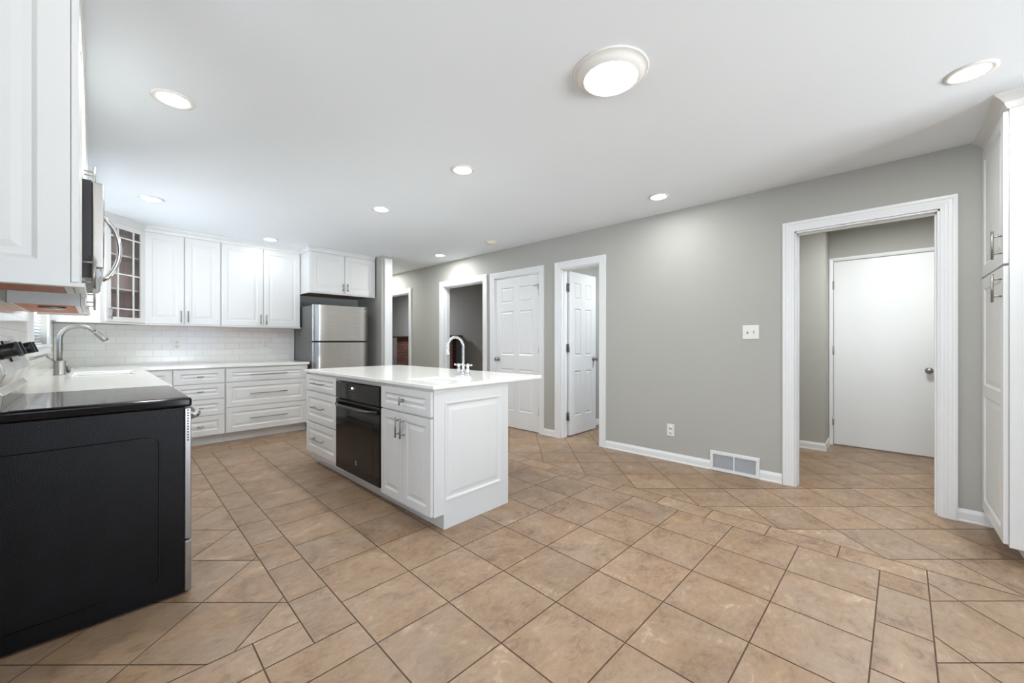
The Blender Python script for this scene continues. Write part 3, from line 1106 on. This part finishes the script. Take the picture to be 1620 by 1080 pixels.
t = upper('microwave_wall_cabinet', 'short white double door cabinet above the microwave', (XU, 2.357, 0), PI / 2, 0.757, 1.845, UZ1, XU - XL - 0.002,
          [(0.003, 0.374, 'r'), (0.380, 0.754, 'l')], hlen=0.10)
crown(t, [(0, -0.001), (0.757, -0.001)], 2.363, k=0.55)
t = upper('wall_cabinet', 'white wall cabinet between the microwave and the sink window', (XU, 3.116, 0), PI / 2, 0.80, UZ0, UZ1, XU - XL - 0.002,
          [(0.003, 0.397, 'r'), (0.403, 0.797, 'r')], hlen=0.13)
crown(t, [(0, -0.001), (0.80, -0.001), (0.80, 0.2)], 2.363, k=0.55)
light_rail(t, [(0, -0.020), (0.80, -0.020), (0.80, 0.2)], 1.337)
t = thing('puck_light', 'small flat metal light under the cabinet beyond the microwave', 'light', (-0.16, 3.26, 1.3505))
MB().lathe([(0, 0), (0.05, 0), (0.052, -0.006), (0.046, -0.014), (0, -0.015)]).build('housing', M['nickel'], t)

# ------------------------------------------------------------------ microwave
t = thing('microwave', 'stainless over-the-range microwave with curved chrome handle', 'microwave', (0.0, 2.362, 1.424), PI / 2)
W_ = 0.746
MB().box(0, W_, 0.010, 0.298, 0, 0.400).build('microwave_body', M['darkgrey'], t, 0.002)
mb = MB()
mb.prism([(0.010, 0.0), (0.010, 0.040), (-0.010, 0.040), (-0.018, 0.012), (-0.010, 0.0)], 0.0, W_, 'yzx')
mb.build('lower_grille', M['steelside'], t, 0.001)
mb = MB().box(0.0, 0.565, -0.024, 0.010, 0.042, 0.396)
d = mb.build('door', M['steel'], t, 0.006, 3)
MB().box(0.06, 0.50, -0.0255, -0.022, 0.10, 0.34).build('window_glass', M['blackglass'], d, 0.001)
mb = MB()
pts = []
for i in range(17):
    a = -1 + 2 * i / 16
    pts.append((0.545, -0.024 - 0.062 * (1 - a * a) ** 0.8, 0.215 + a * 0.165))
mb.tube(pts, 0.011, 14)
mb.build('handle', M['chrome'], d)
c = MB().box(0.567, W_, -0.024, 0.010, 0.042, 0.396).build('control_panel', M['steel'], t, 0.004)
mb = MB()
for i in range(5):
    for j in range(3):
        mb.box(0.592 + j * 0.045, 0.624 + j * 0.045, -0.0255, -0.0235, 0.08 + i * 0.035, 0.104 + i * 0.035)
mb.build('keypad', M['blackplastic'], c)
MB().box(0.59, 0.715, -0.0255, -0.0235, 0.29, 0.345).build('display', M['blackglass'], c)
mb = MB()
for i in range(12):
    mb.box(0.03 + i * 0.058, 0.075 + i * 0.058, 0.03, 0.045, -0.0015, 0.001)
mb.box(0.08, 0.30, 0.08, 0.24, -0.003, 0.001).box(0.44, 0.66, 0.08, 0.24, -0.003, 0.001)
mb.build('grease_filter', M['steelside'], t)

# ------------------------------------------------------------------ range
t = thing('range', 'freestanding black and stainless electric range in the left foreground', 'range', (0.281, 2.338, 0), PI / 2)
RW = 0.764
MB().box(0, RW, 0, 0.565, 0.012, 0.861).build('range_body', M['blackpanel'], t, 0.003)
# embossed line on the near side
mb = MB()
ring = [(-0.0006, y, z) for y, z in rrect(0.085, 0.60, 0.09, 0.765, 0.03, 4)]
ring = [p for p in ring if p[1] < 0.57]
ring2 = [p for p in ring]
rb = sorted([p for p in ring2 if p[1] < 0.12 and p[2] > 0.05], key=lambda p: p[2])
pl = [(-0.0006, 0.565, 0.09)] + [(-0.0006, 0.115 - 0, 0.09)]
pl = [(-0.0006, 0.56, 0.085), (-0.0006, 0.125, 0.085), (-0.0006, 0.103, 0.092), (-0.0006, 0.092, 0.105), (-0.0006, 0.088, 0.125), (-0.0006, 0.088, 0.70),
      (-0.0006, 0.092, 0.722), (-0.0006, 0.103, 0.735), (-0.0006, 0.125, 0.742), (-0.0006, 0.56, 0.742)]
mb.tube(pl, 0.0022, 8)
mb.build('embossed_rib', M['blackpanel'], t)
# cooktop: glossy black rim with ceramic glass
mb = MB()
mb.box(-0.002, RW + 0.002, -0.028, 0.560, 0.862, 0.903)
mb.build('cooktop_rim', M['blackgloss'], t, 0.011, 4)
g = MB().box(0.018, RW - 0.018, -0.012, 0.505, 0.900, 0.9048).build('cooktop_glass', M['cooktop'], t, 0.002)
for bx, by, br in ((0.20, 0.12, 0.10), (0.57, 0.12, 0.085), (0.20, 0.38, 0.075), (0.57, 0.38, 0.10)):
    mb = MB()
    outer_ = [(bx + br * math.cos(2 * PI * i / 48), by + br * math.sin(2 * PI * i / 48)) for i in range(48)]
    inn = [(bx + (br - 0.002) * math.cos(2 * PI * i / 48), by + (br - 0.002) * math.sin(2 * PI * i / 48)) for i in range(48)]
    for i in range(48):
        k = (i + 1) % 48
        mb.poly([(*outer_[i], 0.90495), (*outer_[k], 0.90495), (*inn[k], 0.90495), (*inn[i], 0.90495)])
    mb.build('burner_ring', M['burner'], g)
# oven door
mb = MB().box(0.001, RW - 0.001, -0.025, -0.001, 0.252, 0.855)
d = mb.build('oven_door', M['steelside'], t, 0.003)
MB().box(0.07, RW - 0.07, -0.0265, -0.0235, 0.34, 0.74).build('oven_window', M['blackglass'], d, 0.001)
mb = MB()
pts = []
for i in range(15):
    a = -1 + 2 * i / 14
    pts.append((0.382 + a * 0.355, -0.026 - 0.045 * (1 - a ** 6), 0.812))
mb.tube(pts, 0.014, 14)
mb.build('handle', M['steel'], d)
mb = MB()
for i in range(12):
    mb.box(0.0002, 0.0012, -0.016, -0.010, 0.842 - i * 0.0125, 0.849 - i * 0.0125)
mb.build('side_vent', M['slot'], d)
MB().box(0.001, RW - 0.001, -0.025, -0.001, 0.014, 0.243).build('drawer', M['steelside'], t, 0.003)
# backguard
mb = MB()
mb.prism([(0.520, 0.895), (0.512, 0.965), (0.528, 0.985), (0.508, 1.040), (0.512, 1.062), (0.552, 1.185), (0.560, 1.190), (0.568, 1.180), (0.568, 0.895)],
         0.004, RW - 0.004, 'yzx')
mb.build('backguard', M['steel'], t, 0.004)
ang = math.atan2(0.040, 0.123)
for x in (0.085, 0.205, 0.565, 0.690):
    k = MB().lathe([(0, 0), (0.030, 0), (0.031, -0.004), (0.026, -0.006), (0.025, -0.040), (0.022, -0.044), (0, -0.044)], (0, 0, 0), 'y', 24).build('knob', M['blackplastic'], t)
    k.location = (x, 0.530, 1.122)
    k.rotation_euler = (-ang, 0, 0)
    MB().box(-0.007, 0.007, -0.052, -0.040, -0.026, 0.026).lathe([(0.0245, -0.034), (0.0262, -0.034), (0.0262, -0.036), (0.0245, -0.036)], (0, 0, 0), 'y', 24).build('knob_grip', M['blackplastic'], k)
p = MB().box(0.27, 0.50, -0.003, 0.001, -0.045, 0.045).build('control_display', M['blackglass'], t, 0.001)
p.location = (0, 0.530, 1.122)
p.rotation_euler = (-ang, 0, 0)
for x, y in ((0.05, 0.05), (0.71, 0.05), (0.05, 0.52), (0.71, 0.52)):
    MB().lathe([(0, 0), (0.016, 0), (0.016, 0.013), (0, 0.013)], (x, y, 0.0), 'z', 16).build('foot', M['blackplastic'], t)

# ------------------------------------------------------------------ refrigerator
t = thing('refrigerator', 'stainless top-freezer refrigerator standing in the alcove', 'refrigerator', (1.962, 5.45, 0), 0)
FW = 0.765
MB().box(0, FW, 0.052, 0.66, 0.03, 1.648).build('refrigerator_body', M['fridgeside'], t, 0.004)


def bowed(x0, x1, z0, z1, bow=0.014, th=0.045, n=14):
    mb = MB()
    loops = []
    for i in range(n + 1):
        q = i / n
        x = x0 + (x1 - x0) * q
        y = 0.0 + bow * (2 * q - 1) ** 4
        if q in (0, 1):
            y += 0.01
        loops.append([(x, y, z0), (x, th, z0), (x, th, z1), (x, y, z1)])
    mb.loft(loops, True, True, False, True)
    return mb


for z0_, z1_ in ((1.178, 1.660), (0.09, 1.155)):
    d = bowed(0.002, FW - 0.002, z0_, z1_).build('freezer_door' if z0_ > 1 else 'refrigerator_door', M['steel'], t)
    mm = d.modifiers.new('edge', 'EDGE_SPLIT')
    mm.split_angle = math.radians(40)
    hz0, hz1 = (z0_ + 0.002, z1_ - 0.002)
    mb = MB()
    mb.prism([(0.012, 0.004), (0.018, -0.016), (0.034, -0.030), (0.058, -0.032), (0.066, -0.020), (0.070, 0.004)], hz0, hz1, 'xyz')
    mb.build('handle', M['steelside'], d, 0.002)
    if z0_ > 1:
        MB().box(0.655, 0.725, -0.0015, 0.003, 1.595, 1.606).build('badge', M['chrome'], d)
MB().box(0.01, FW - 0.01, 0.03, 0.052, 1.156, 1.177).build('gasket', M['blackplastic'], t)
MB().box(0.02, FW - 0.02, 0.03, 0.10, 0.012, 0.085).build('toe_grille', M['blackplastic'], t)
for x in (0.06, FW - 0.06):
    for y in (0.12, 0.60):
        MB().lathe([(0, 0), (0.018, 0), (0.018, 0.03), (0, 0.03)], (x, y, 0), 'z', 14).build('foot', M['blackplastic'], t)
MB().box(0.66, 0.74, 0.01, 0.08, 1.648, 1.668).build('hinge_cover', M['fridgeside'], t, 0.003)

# ------------------------------------------------------------------ island (fronts face -X)
IX, IY0, IY1 = 1.405, 1.978, 4.02
IT = 0.8745
# units run along local x = toward -Y. origin at the far end
# far drawer unit
t = cabinet('island_drawer_cabinet', 'white three drawer unit at the far end of the island', (IX, IY1, 0), -PI / 2, IY1 - 3.335, 0.095, IT, 0.645, left_in=0.0)
wd = IY1 - 3.335
for a, b in ((0.712, 0.856), (0.425, 0.704), (0.140, 0.415)):
    d = front(t, 'drawer', 0.006, wd - 0.006, a, b)
    handle(d, (wd / 2 - 0.03, (b - a) / 2 - 0.0, 0), 0.26, False)
# oven housing
OY1, OY0 = 3.333, 2.590
t = cabinet('oven_housing_cabinet', 'white island cabinet framing the built-in black oven', (IX, OY1, 0), -PI / 2, OY1 - OY0, 0.095, IT, 0.645)
bpy.data.objects.remove([c_ for c_ in t.children if c_.name.startswith('cabinet_body')][0])
wo = OY1 - OY0
mb = MB()
mb.box(0, 0.012, 0, 0.645, 0.095, IT).box(wo - 0.012, wo, 0, 0.645, 0.095, IT).box(0.012, wo - 0.012, 0, 0.645, 0.842, IT)
mb.box(0.012, wo - 0.012, 0, 0.645, 0.095, 0.118).box(0.012, wo - 0.012, 0.625, 0.645, 0.118, 0.842)
mb.box(0, wo, 0.075, 0.645, 0, 0.095)
mb.build('cabinet_body', M['cab'], t)
# built-in oven
t = thing('wall_oven', 'built-in black glass oven in the middle of the island', 'oven', (IX, OY1 - 0.012, 0.120), -PI / 2)
ow = wo - 0.024
MB().box(0.002, ow - 0.002, 0.002, 0.60, 0.002, 0.718).build('oven_body', M['blackplastic'], t)
c = MB().box(-0.008, ow + 0.008, -0.024, -0.001, 0.582, 0.716).build('control_panel', M['blackglass'], t, 0.003)
mb = MB()
for i in range(4):
    for j in range(4):
        if (i, j) != (0, 1):
            mb.box(0.235 + j * 0.032 + (0.01 * (i % 2)), 0.252 + j * 0.032 + (0.01 * (i % 2)), -0.0255, -0.0235, 0.612 + i * 0.022, 0.618 + i * 0.022)
mb.build('printed_buttons', M['button'], c)
MB().box(0.175, 0.178, -0.0255, -0.0235, 0.598, 0.704).build('panel_seam', M['button'], c)
MB().box(0.285, 0.312, -0.0258, -0.0235, 0.672, 0.684).build('clock_display', M['ledwhite'], c)
d = MB().box(-0.008, ow + 0.008, -0.024, -0.001, 0.004, 0.572).build('oven_door', M['blackglass'], t, 0.003)
MB().box(0.09, ow - 0.09, -0.0250, -0.0235, 0.06, 0.44).build('oven_window', M['blackgloss'], d, 0.001)
mb = MB()
pts = []
for i in range(21):
    a = -1 + 2 * i / 20
    pts.append((ow / 2 + a * (ow / 2 - 0.012), -0.026 - 0.042 * (1 - abs(a) ** 5), 0.535 - 0.004 * (1 - a * a)))
mb.tube(pts, 0.013, 14)
mb.build('handle', M['blackplastic'], d)
MB().box(ow / 2 - 0.012, ow / 2 + 0.012, -0.0262, -0.0235, 0.088, 0.124).build('badge', M['nickel'], d, 0.005, 3)
# sink unit
t = cabinet('island_sink_cabinet', 'white island cabinet with one drawer over two doors and a panelled end', (IX, 2.588, 0), -PI / 2, 2.588 - IY0, 0.095, IT, 0.645)
ws = 2.588 - IY0
d = front(t, 'drawer', 0.008, ws - 0.004, 0.705, 0.856)
handle(d, (ws / 2 - 0.01, 0.072, 0), 0.055, True, inset_=0.02)
d = front(t, 'door', 0.008, ws / 2 - 0.022, 0.100, 0.693, frame=0.05)
handle(d, (ws / 2 - 0.030 - 0.028, 0.50, 0), 0.135, True)
d = front(t, 'door', ws / 2 - 0.018, ws - 0.004, 0.100, 0.693, frame=0.05)
handle(d, (0.026, 0.50, 0), 0.135, True)
# panelled end facing -Y, as a part of this unit
ep = MB()
ew = 0.645
panel_face(ep, ew, 0.0, IT, [(0.078, 0.575)], [(0.172, 0.787)], 0, 0.012, slope=0.016, flat=0.012, rise=0.030, raise_=0.45)
for f in list(ep.bm.faces):
    pass
ep.bm.free()
ep = MB()


def end_panel(mb, w, h0, toe, tz):
    # flat face with notch at the lower left for the toe recess, one raised panel
    xs, zs = (0.078, 0.575), (0.172, 0.787)
    for r in ((0, xs[0], tz, IT), (toe, xs[0], 0, tz), (xs[0], xs[1], 0, zs[0]), (xs[0], xs[1], zs[1], IT), (xs[1], w, 0, IT)):
        mb.box(r[0], r[1], -0.004, 0.0, r[2], r[3])
    a, b, c_, d_ = xs[0], xs[1], zs[0], zs[1]
    mb.rloops([(a, b, c_, d_, -0.004), (a + .002, b - .002, c_ + .002, d_ - .002, -0.010), (a + .010, b - .010, c_ + .010, d_ - .010, -0.010),
               (a + .022, b - .022, c_ + .022, d_ - .022, -0.001), (a + .036, b - .036, c_ + .036, d_ - .036, -0.001),
               (a + .058, b - .058, c_ + .058, d_ - .058, -0.006)], 0)


end_panel(ep, ew, 0, 0.073, 0.095)
eo = ep.build('end_panel', M['cab'], t)
eo.rotation_euler = (0, 0, PI / 2)
eo.location = (ws, 0.0, 0)

# island worktop with bar sink cut-out
BX0, BX1, BY0, BY1 = 1.50, 1.80, 2.045, 2.455
o = slab_with_hole('island_worktop', [(1.378, 1.945), (2.400, 1.945), (2.400, 4.045), (1.378, 4.045)], rrect(BX0, BX1, BY0, BY1, 0.05)[::-1], 0.875, 0.900,
                   M['quartz'], bev=0.004)
tag(o, 'white quartz worktop of the island overhanging its right side', 'worktop')
t = thing('bar_sink', 'small rounded sink set in the island worktop', 'sink', ((BX0 + BX1) / 2, (BY0 + BY1) / 2, 0.729))
basin(MB(), -0.15, 0.15, -0.205, 0.205, 0.0, 0.145, 0.05).build('basin', M['sinksteel'], t)
MB().lathe([(0, 0.006), (0.036, 0.006), (0.038, 0.010), (0.025, 0.010), (0.022, 0.007), (0, 0.007)], (0, 0, 0)).build('drain', M['chrome'], t)

# bar faucet
t = thing('bar_faucet', 'chrome two-handle gooseneck faucet on the island', 'faucet', (1.888, 2.283, 0.900), PI)
mb = MB()
bl = rrect(-0.026, 0.026, -0.082, 0.082, 0.025, 6)
bt = rrect(-0.018, 0.018, -0.070, 0.070, 0.017, 6)
mb.loft([[(x, y, 0) for x, y in bl], [(x, y, 0.010) for x, y in bl], [(x, y, 0.026) for x, y in bt]], True, True, False, True)
mb.build('base_plate', M['chrome'], t)
pts = [(0, 0, 0.02), (0, 0, 0.12), (0, 0, 0.225)]
for i in range(1, 15):
    a = PI - i * PI / 14
    pts.append((0.072 + 0.072 * math.cos(a), 0, 0.225 + 0.072 * math.sin(a)))
pts.append((0.146, 0, 0.205))
MB().tube(pts, 0.0095, 14).lathe([(0.013, 0.02), (0.018, 0.024), (0.015, 0.035), (0.012, 0.045), (0.0095, 0.05)]).build('spout', M['chrome'], t)
MB().lathe([(0.009, 0.212), (0.012, 0.206), (0.011, 0.198), (0.017, 0.180), (0.017, 0.172), (0, 0.172)], (0.146, 0, 0)).build('aerator', M['chrome'], t)
for s in (-1, 1):
    hb = MB().lathe([(0, 0), (0.021, 0), (0.022, 0.008), (0.014, 0.020), (0.012, 0.032), (0.016, 0.040), (0.010, 0.050), (0.009, 0.062), (0.014, 0.068), (0.012, 0.080), (0, 0.084)], (0, s * 0.052, 0.016)).build('valve', M['chrome'], t)
    mb = MB()
    for k in range(4):
        a = k * PI / 2 + 0.5
        c_, s_ = math.cos(a), math.sin(a)
        yb = s * 0.052
        mb.tube([(0.008 * c_, yb + 0.008 * s_, 0.088), (0.022 * c_, yb + 0.022 * s_, 0.090), (0.032 * c_, yb + 0.032 * s_, 0.091), (0.037 * c_, yb + 0.037 * s_, 0.091)],
                0.005, 10, radii=[0.004, 0.0045, 0.008, 0.004])
    mb.build('cross_handle', M['chrome'], hb)

# ------------------------------------------------------------------ pantry cabinet (front faces +Y)
PX0, PX1, PYF = 3.238, XR - 0.002, -0.474
t = thing('pantry_cabinet', 'tall white pantry cabinet at the right edge with two stacked doors', 'cabinet', (PX1, PYF, 0), PI)
pw = PX1 - PX0
mb = MB().box(0, pw, 0, 0.60, 0.10, 2.366)
mb.box(0, pw - 0.0, 0.075, 0.60, 0, 0.10)
mb.build('cabinet_body', M['cab'], t)
mb = MB()
mb.box(pw, pw + 0.004, 0.0, 0.055, 0.10, 2.366).box(pw, pw + 0.0025, 0.055, 0.60, 0.10, 2.366)
mb.build('side_panel', M['cab'], t, 0.001)
d = front(t, 'door', 0.006, pw - 0.004, 1.568, 2.356, frame=0.065)
handle(d, (pw - 0.010 - 0.035, 0.105, 0), 0.15, True, inset_=0.03)
d = front(t, 'door', 0.006, pw - 0.004, 0.112, 1.556, frame=0.065, mid=0.86)
handle(d, (pw - 0.010 - 0.035, 1.335, 0), 0.15, True, inset_=0.03)
crown(t, [(0, -0.001), (pw + 0.004, -0.001), (pw + 0.004, 0.60)], 2.364, k=1.35)
# the pantry sits against the end of the right wall's baseboard: nothing else to add here

# ------------------------------------------------------------------ wall plates, vent
t = thing('light_switch', 'white double toggle switch plate on the grey wall', 'switch', (XR, 0.825, 1.245), -PI / 2)
MB().box(-0.062, 0.062, -0.006, -0.0005, -0.060, 0.060).build('plate', M['white'], t, 0.003)
for x, up in ((-0.023, 1), (0.023, -1)):
    MB().box(x - 0.005, x + 0.005, -0.0068, -0.0055, -0.012, 0.012).build('slot', M['greyslot'], t)
    MB().box(x - 0.004, x + 0.004, -0.016, -0.006, -0.004 + up * 0.005, 0.004 + up * 0.005).build('toggle', M['white'], t, 0.001)


def outlet(label, loc, rotz, plate='white', group=None):
    t = thing('wall_outlet', label, 'outlet', loc, rotz, group)
    MB().box(-0.036, 0.036, -0.006, -0.0005, -0.059, 0.059).build('plate', M[plate], t, 0.003)
    for z in (-0.022, 0.022):
        r = MB().lathe([(0, -0.006), (0.0165, -0.006), (0.0165, -0.008), (0, -0.008)], (0, 0, z), 'y', 20).build('receptacle', M[plate], t)
        mb = MB().box(-0.008, -0.005, -0.0086, -0.0075, z - 0.001, z + 0.008).box(0.005, 0.008, -0.0086, -0.0075, z - 0.001, z + 0.008)
        mb.box(-0.002, 0.002, -0.0086, -0.0075, z - 0.010, z - 0.006)
        mb.build('slots', M['slot'], r)
    return t


outlet('white wall outlet low on the grey wall left of the floor vent', (XR, 1.508, 0.303), -PI / 2)
outlet('white outlet on the backsplash under the cabinet beside the glass corner cabinet', (0.667, YB - 0.008, 1.13), 0)
outlet('white outlet on the backsplash nearest the refrigerator', (1.588, YB - 0.008, 1.13), 0)

t = thing('floor_vent', 'white louvred return vent set into the baseboard', 'vent', (XR, 1.146, 0), -PI / 2)
mb = MB()
mb.box(0, 0.388, -0.016, -0.0005, 0.003, 0.030).box(0, 0.388, -0.016, -0.0005, 0.150, 0.178)
mb.box(0, 0.026, -0.016, -0.0005, 0.030, 0.150).box(0.362, 0.388, -0.016, -0.0005, 0.030, 0.150).box(0.188, 0.200, -0.015, -0.0005, 0.030, 0.150)
mb.build('vent_frame', M['trim'], t, 0.002)
mb = MB()
for i in range(16):
    z = 0.0335 + i * 0.0075
    for a, b in ((0.026, 0.188), (0.200, 0.362)):
        mb.poly([(a, -0.012, z), (b, -0.012, z), (b, -0.004, z + 0.005), (a, -0.004, z + 0.005)])
mb.build('louvres', M['louvre'], t)
MB().box(0.027, 0.361, -0.003, -0.0005, 0.031, 0.149).build('vent_backing', M['greyslot'], t)

# ------------------------------------------------------------------ ceiling lights
def can(label, x, y, r=0.088, big=False, power=CAN_W):
    t = thing('ceiling_light', label, 'ceiling light', (x, y, H - 0.0005), 0, None if big else None)
    if big:
        MB().lathe([(0.170, 0), (0.172, -0.004), (0.167, -0.008), (0.164, -0.007), (0.148, -0.022), (0.128, -0.035), (0.122, -0.036), (0.122, -0.0005)], (0, 0, 0), 'z', 48).build('trim_ring', M['white'], t)
        MB().lathe([(0, -0.030), (0.1215, -0.030), (0.1215, -0.037), (0.11, -0.040), (0, -0.042)], (0, 0, 0), 'z', 48).build('diffuser', M['emit'], t)
        area('lamp', (0, 0, -0.046), (0, 0, 0), 0.22, 0.22, power, (0.97, 1.0, 0.985), 'DISK', t)
    else:
        MB().lathe([(r, 0), (r, -0.003), (r - 0.010, -0.007), (r * 0.72, -0.006), (r * 0.70, -0.0005)], (0, 0, 0), 'z', 40).build('trim_ring', M['white'], t)
        MB().lathe([(0, -0.001), (r * 0.70, -0.001), (r * 0.70, -0.005), (r * 0.6, -0.008), (0, -0.009)], (0, 0, 0), 'z', 40).build('diffuser', M['emit'], t)
        area('lamp', (0, 0, -0.012), (0, 0, 0), r * 1.3, r * 1.3, power, (0.97, 1.0, 0.985), 'DISK', t)
    return t


can('large round disc ceiling light nearest the camera', 1.669, 0.935, big=True, power=BIG_W)
can('recessed ceiling light nearest the left cabinets, closer to the camera', 0.28, 2.71, 0.092)
can('recessed ceiling light above the sink side in front of the glass cabinet', 0.339, 4.727, 0.092, power=CAN_W * 0.7)
can('recessed ceiling light above the near half of the island', 1.864, 2.261)
can('recessed ceiling light above the far half of the island', 1.878, 3.495)
can('recessed ceiling light close to the back wall cabinets', 1.489, 5.571 - 0.05, power=CAN_W * 0.12)
can('recessed ceiling light near the long grey wall above the outlet', 3.388, 1.43, power=CAN_W * 0.55)
can('recessed ceiling light near the living room opening', 3.466, 4.724, power=CAN_W * 1.3)
can('recessed ceiling light beside the pantry cabinet', 2.836, -0.301)
can('unseen recessed ceiling light added to brighten the far passage', 3.46, 6.75, power=13)  # hidden extra light, added to brighten the passage walls
t = thing('smoke_detector', 'round off-white smoke detector on the ceiling', 'smoke detector', (3.437, 3.60, H - 0.0005))
MB().lathe([(0, 0), (0.068, 0), (0.068, -0.008), (0.062, -0.012)], (0, 0, 0), 'z', 32).build('mount', M['offwhite'], t)
MB().lathe([(0.062, -0.010), (0.063, -0.020), (0.058, -0.036), (0.030, -0.040), (0, -0.041)], (0, 0, 0), 'z', 32).build('cover', M['offwhite'], t)

# unseen lamps added to light the neighbouring rooms
area('hall_fill', (4.7, -0.1, 2.38), (0, 0, 0), 0.3, 0.3, 17, (0.97, 1.0, 0.985), 'DISK')
area('small_room_fill', (4.7, 1.9, 2.38), (0, 0, 0), 0.3, 0.3, 14, (0.97, 1.0, 0.985), 'DISK')
area('living_fill', (4.5, 8.1, 2.38), (0, 0, 0), 0.3, 0.3, 24, (0.95, 0.97, 1.0), 'DISK')

# ------------------------------------------------------------------ fireplace in the living room
t = thing('brick_fireplace', 'red brick fireplace with dark mantel seen through the far openings', 'fireplace', (5.22, 7.795, 0))
hb = 1.125
mb = MB()
mb.box(0, 0.10, -hb, -0.45, 0, 1.27).box(0, 0.10, 0.45, hb, 0, 1.27).box(0, 0.10, -0.45, 0.45, 0.75, 1.27)
mb.build('brick_surround', M['brick'], t)
MB().box(0.101, 0.298, -hb, hb, 0.001, 1.27).build('chimney_side', M['chimney'], t)
MB().box(-0.07, 0.20, -hb - 0.10, hb + 0.09, 1.271, 1.305).build('mantel_shelf', M['mantel'], t, 0.004)
MB().box(0.05, 0.0995, -0.449, 0.449, 0.001, 0.749).build('firebox', M['blackplastic'], t)
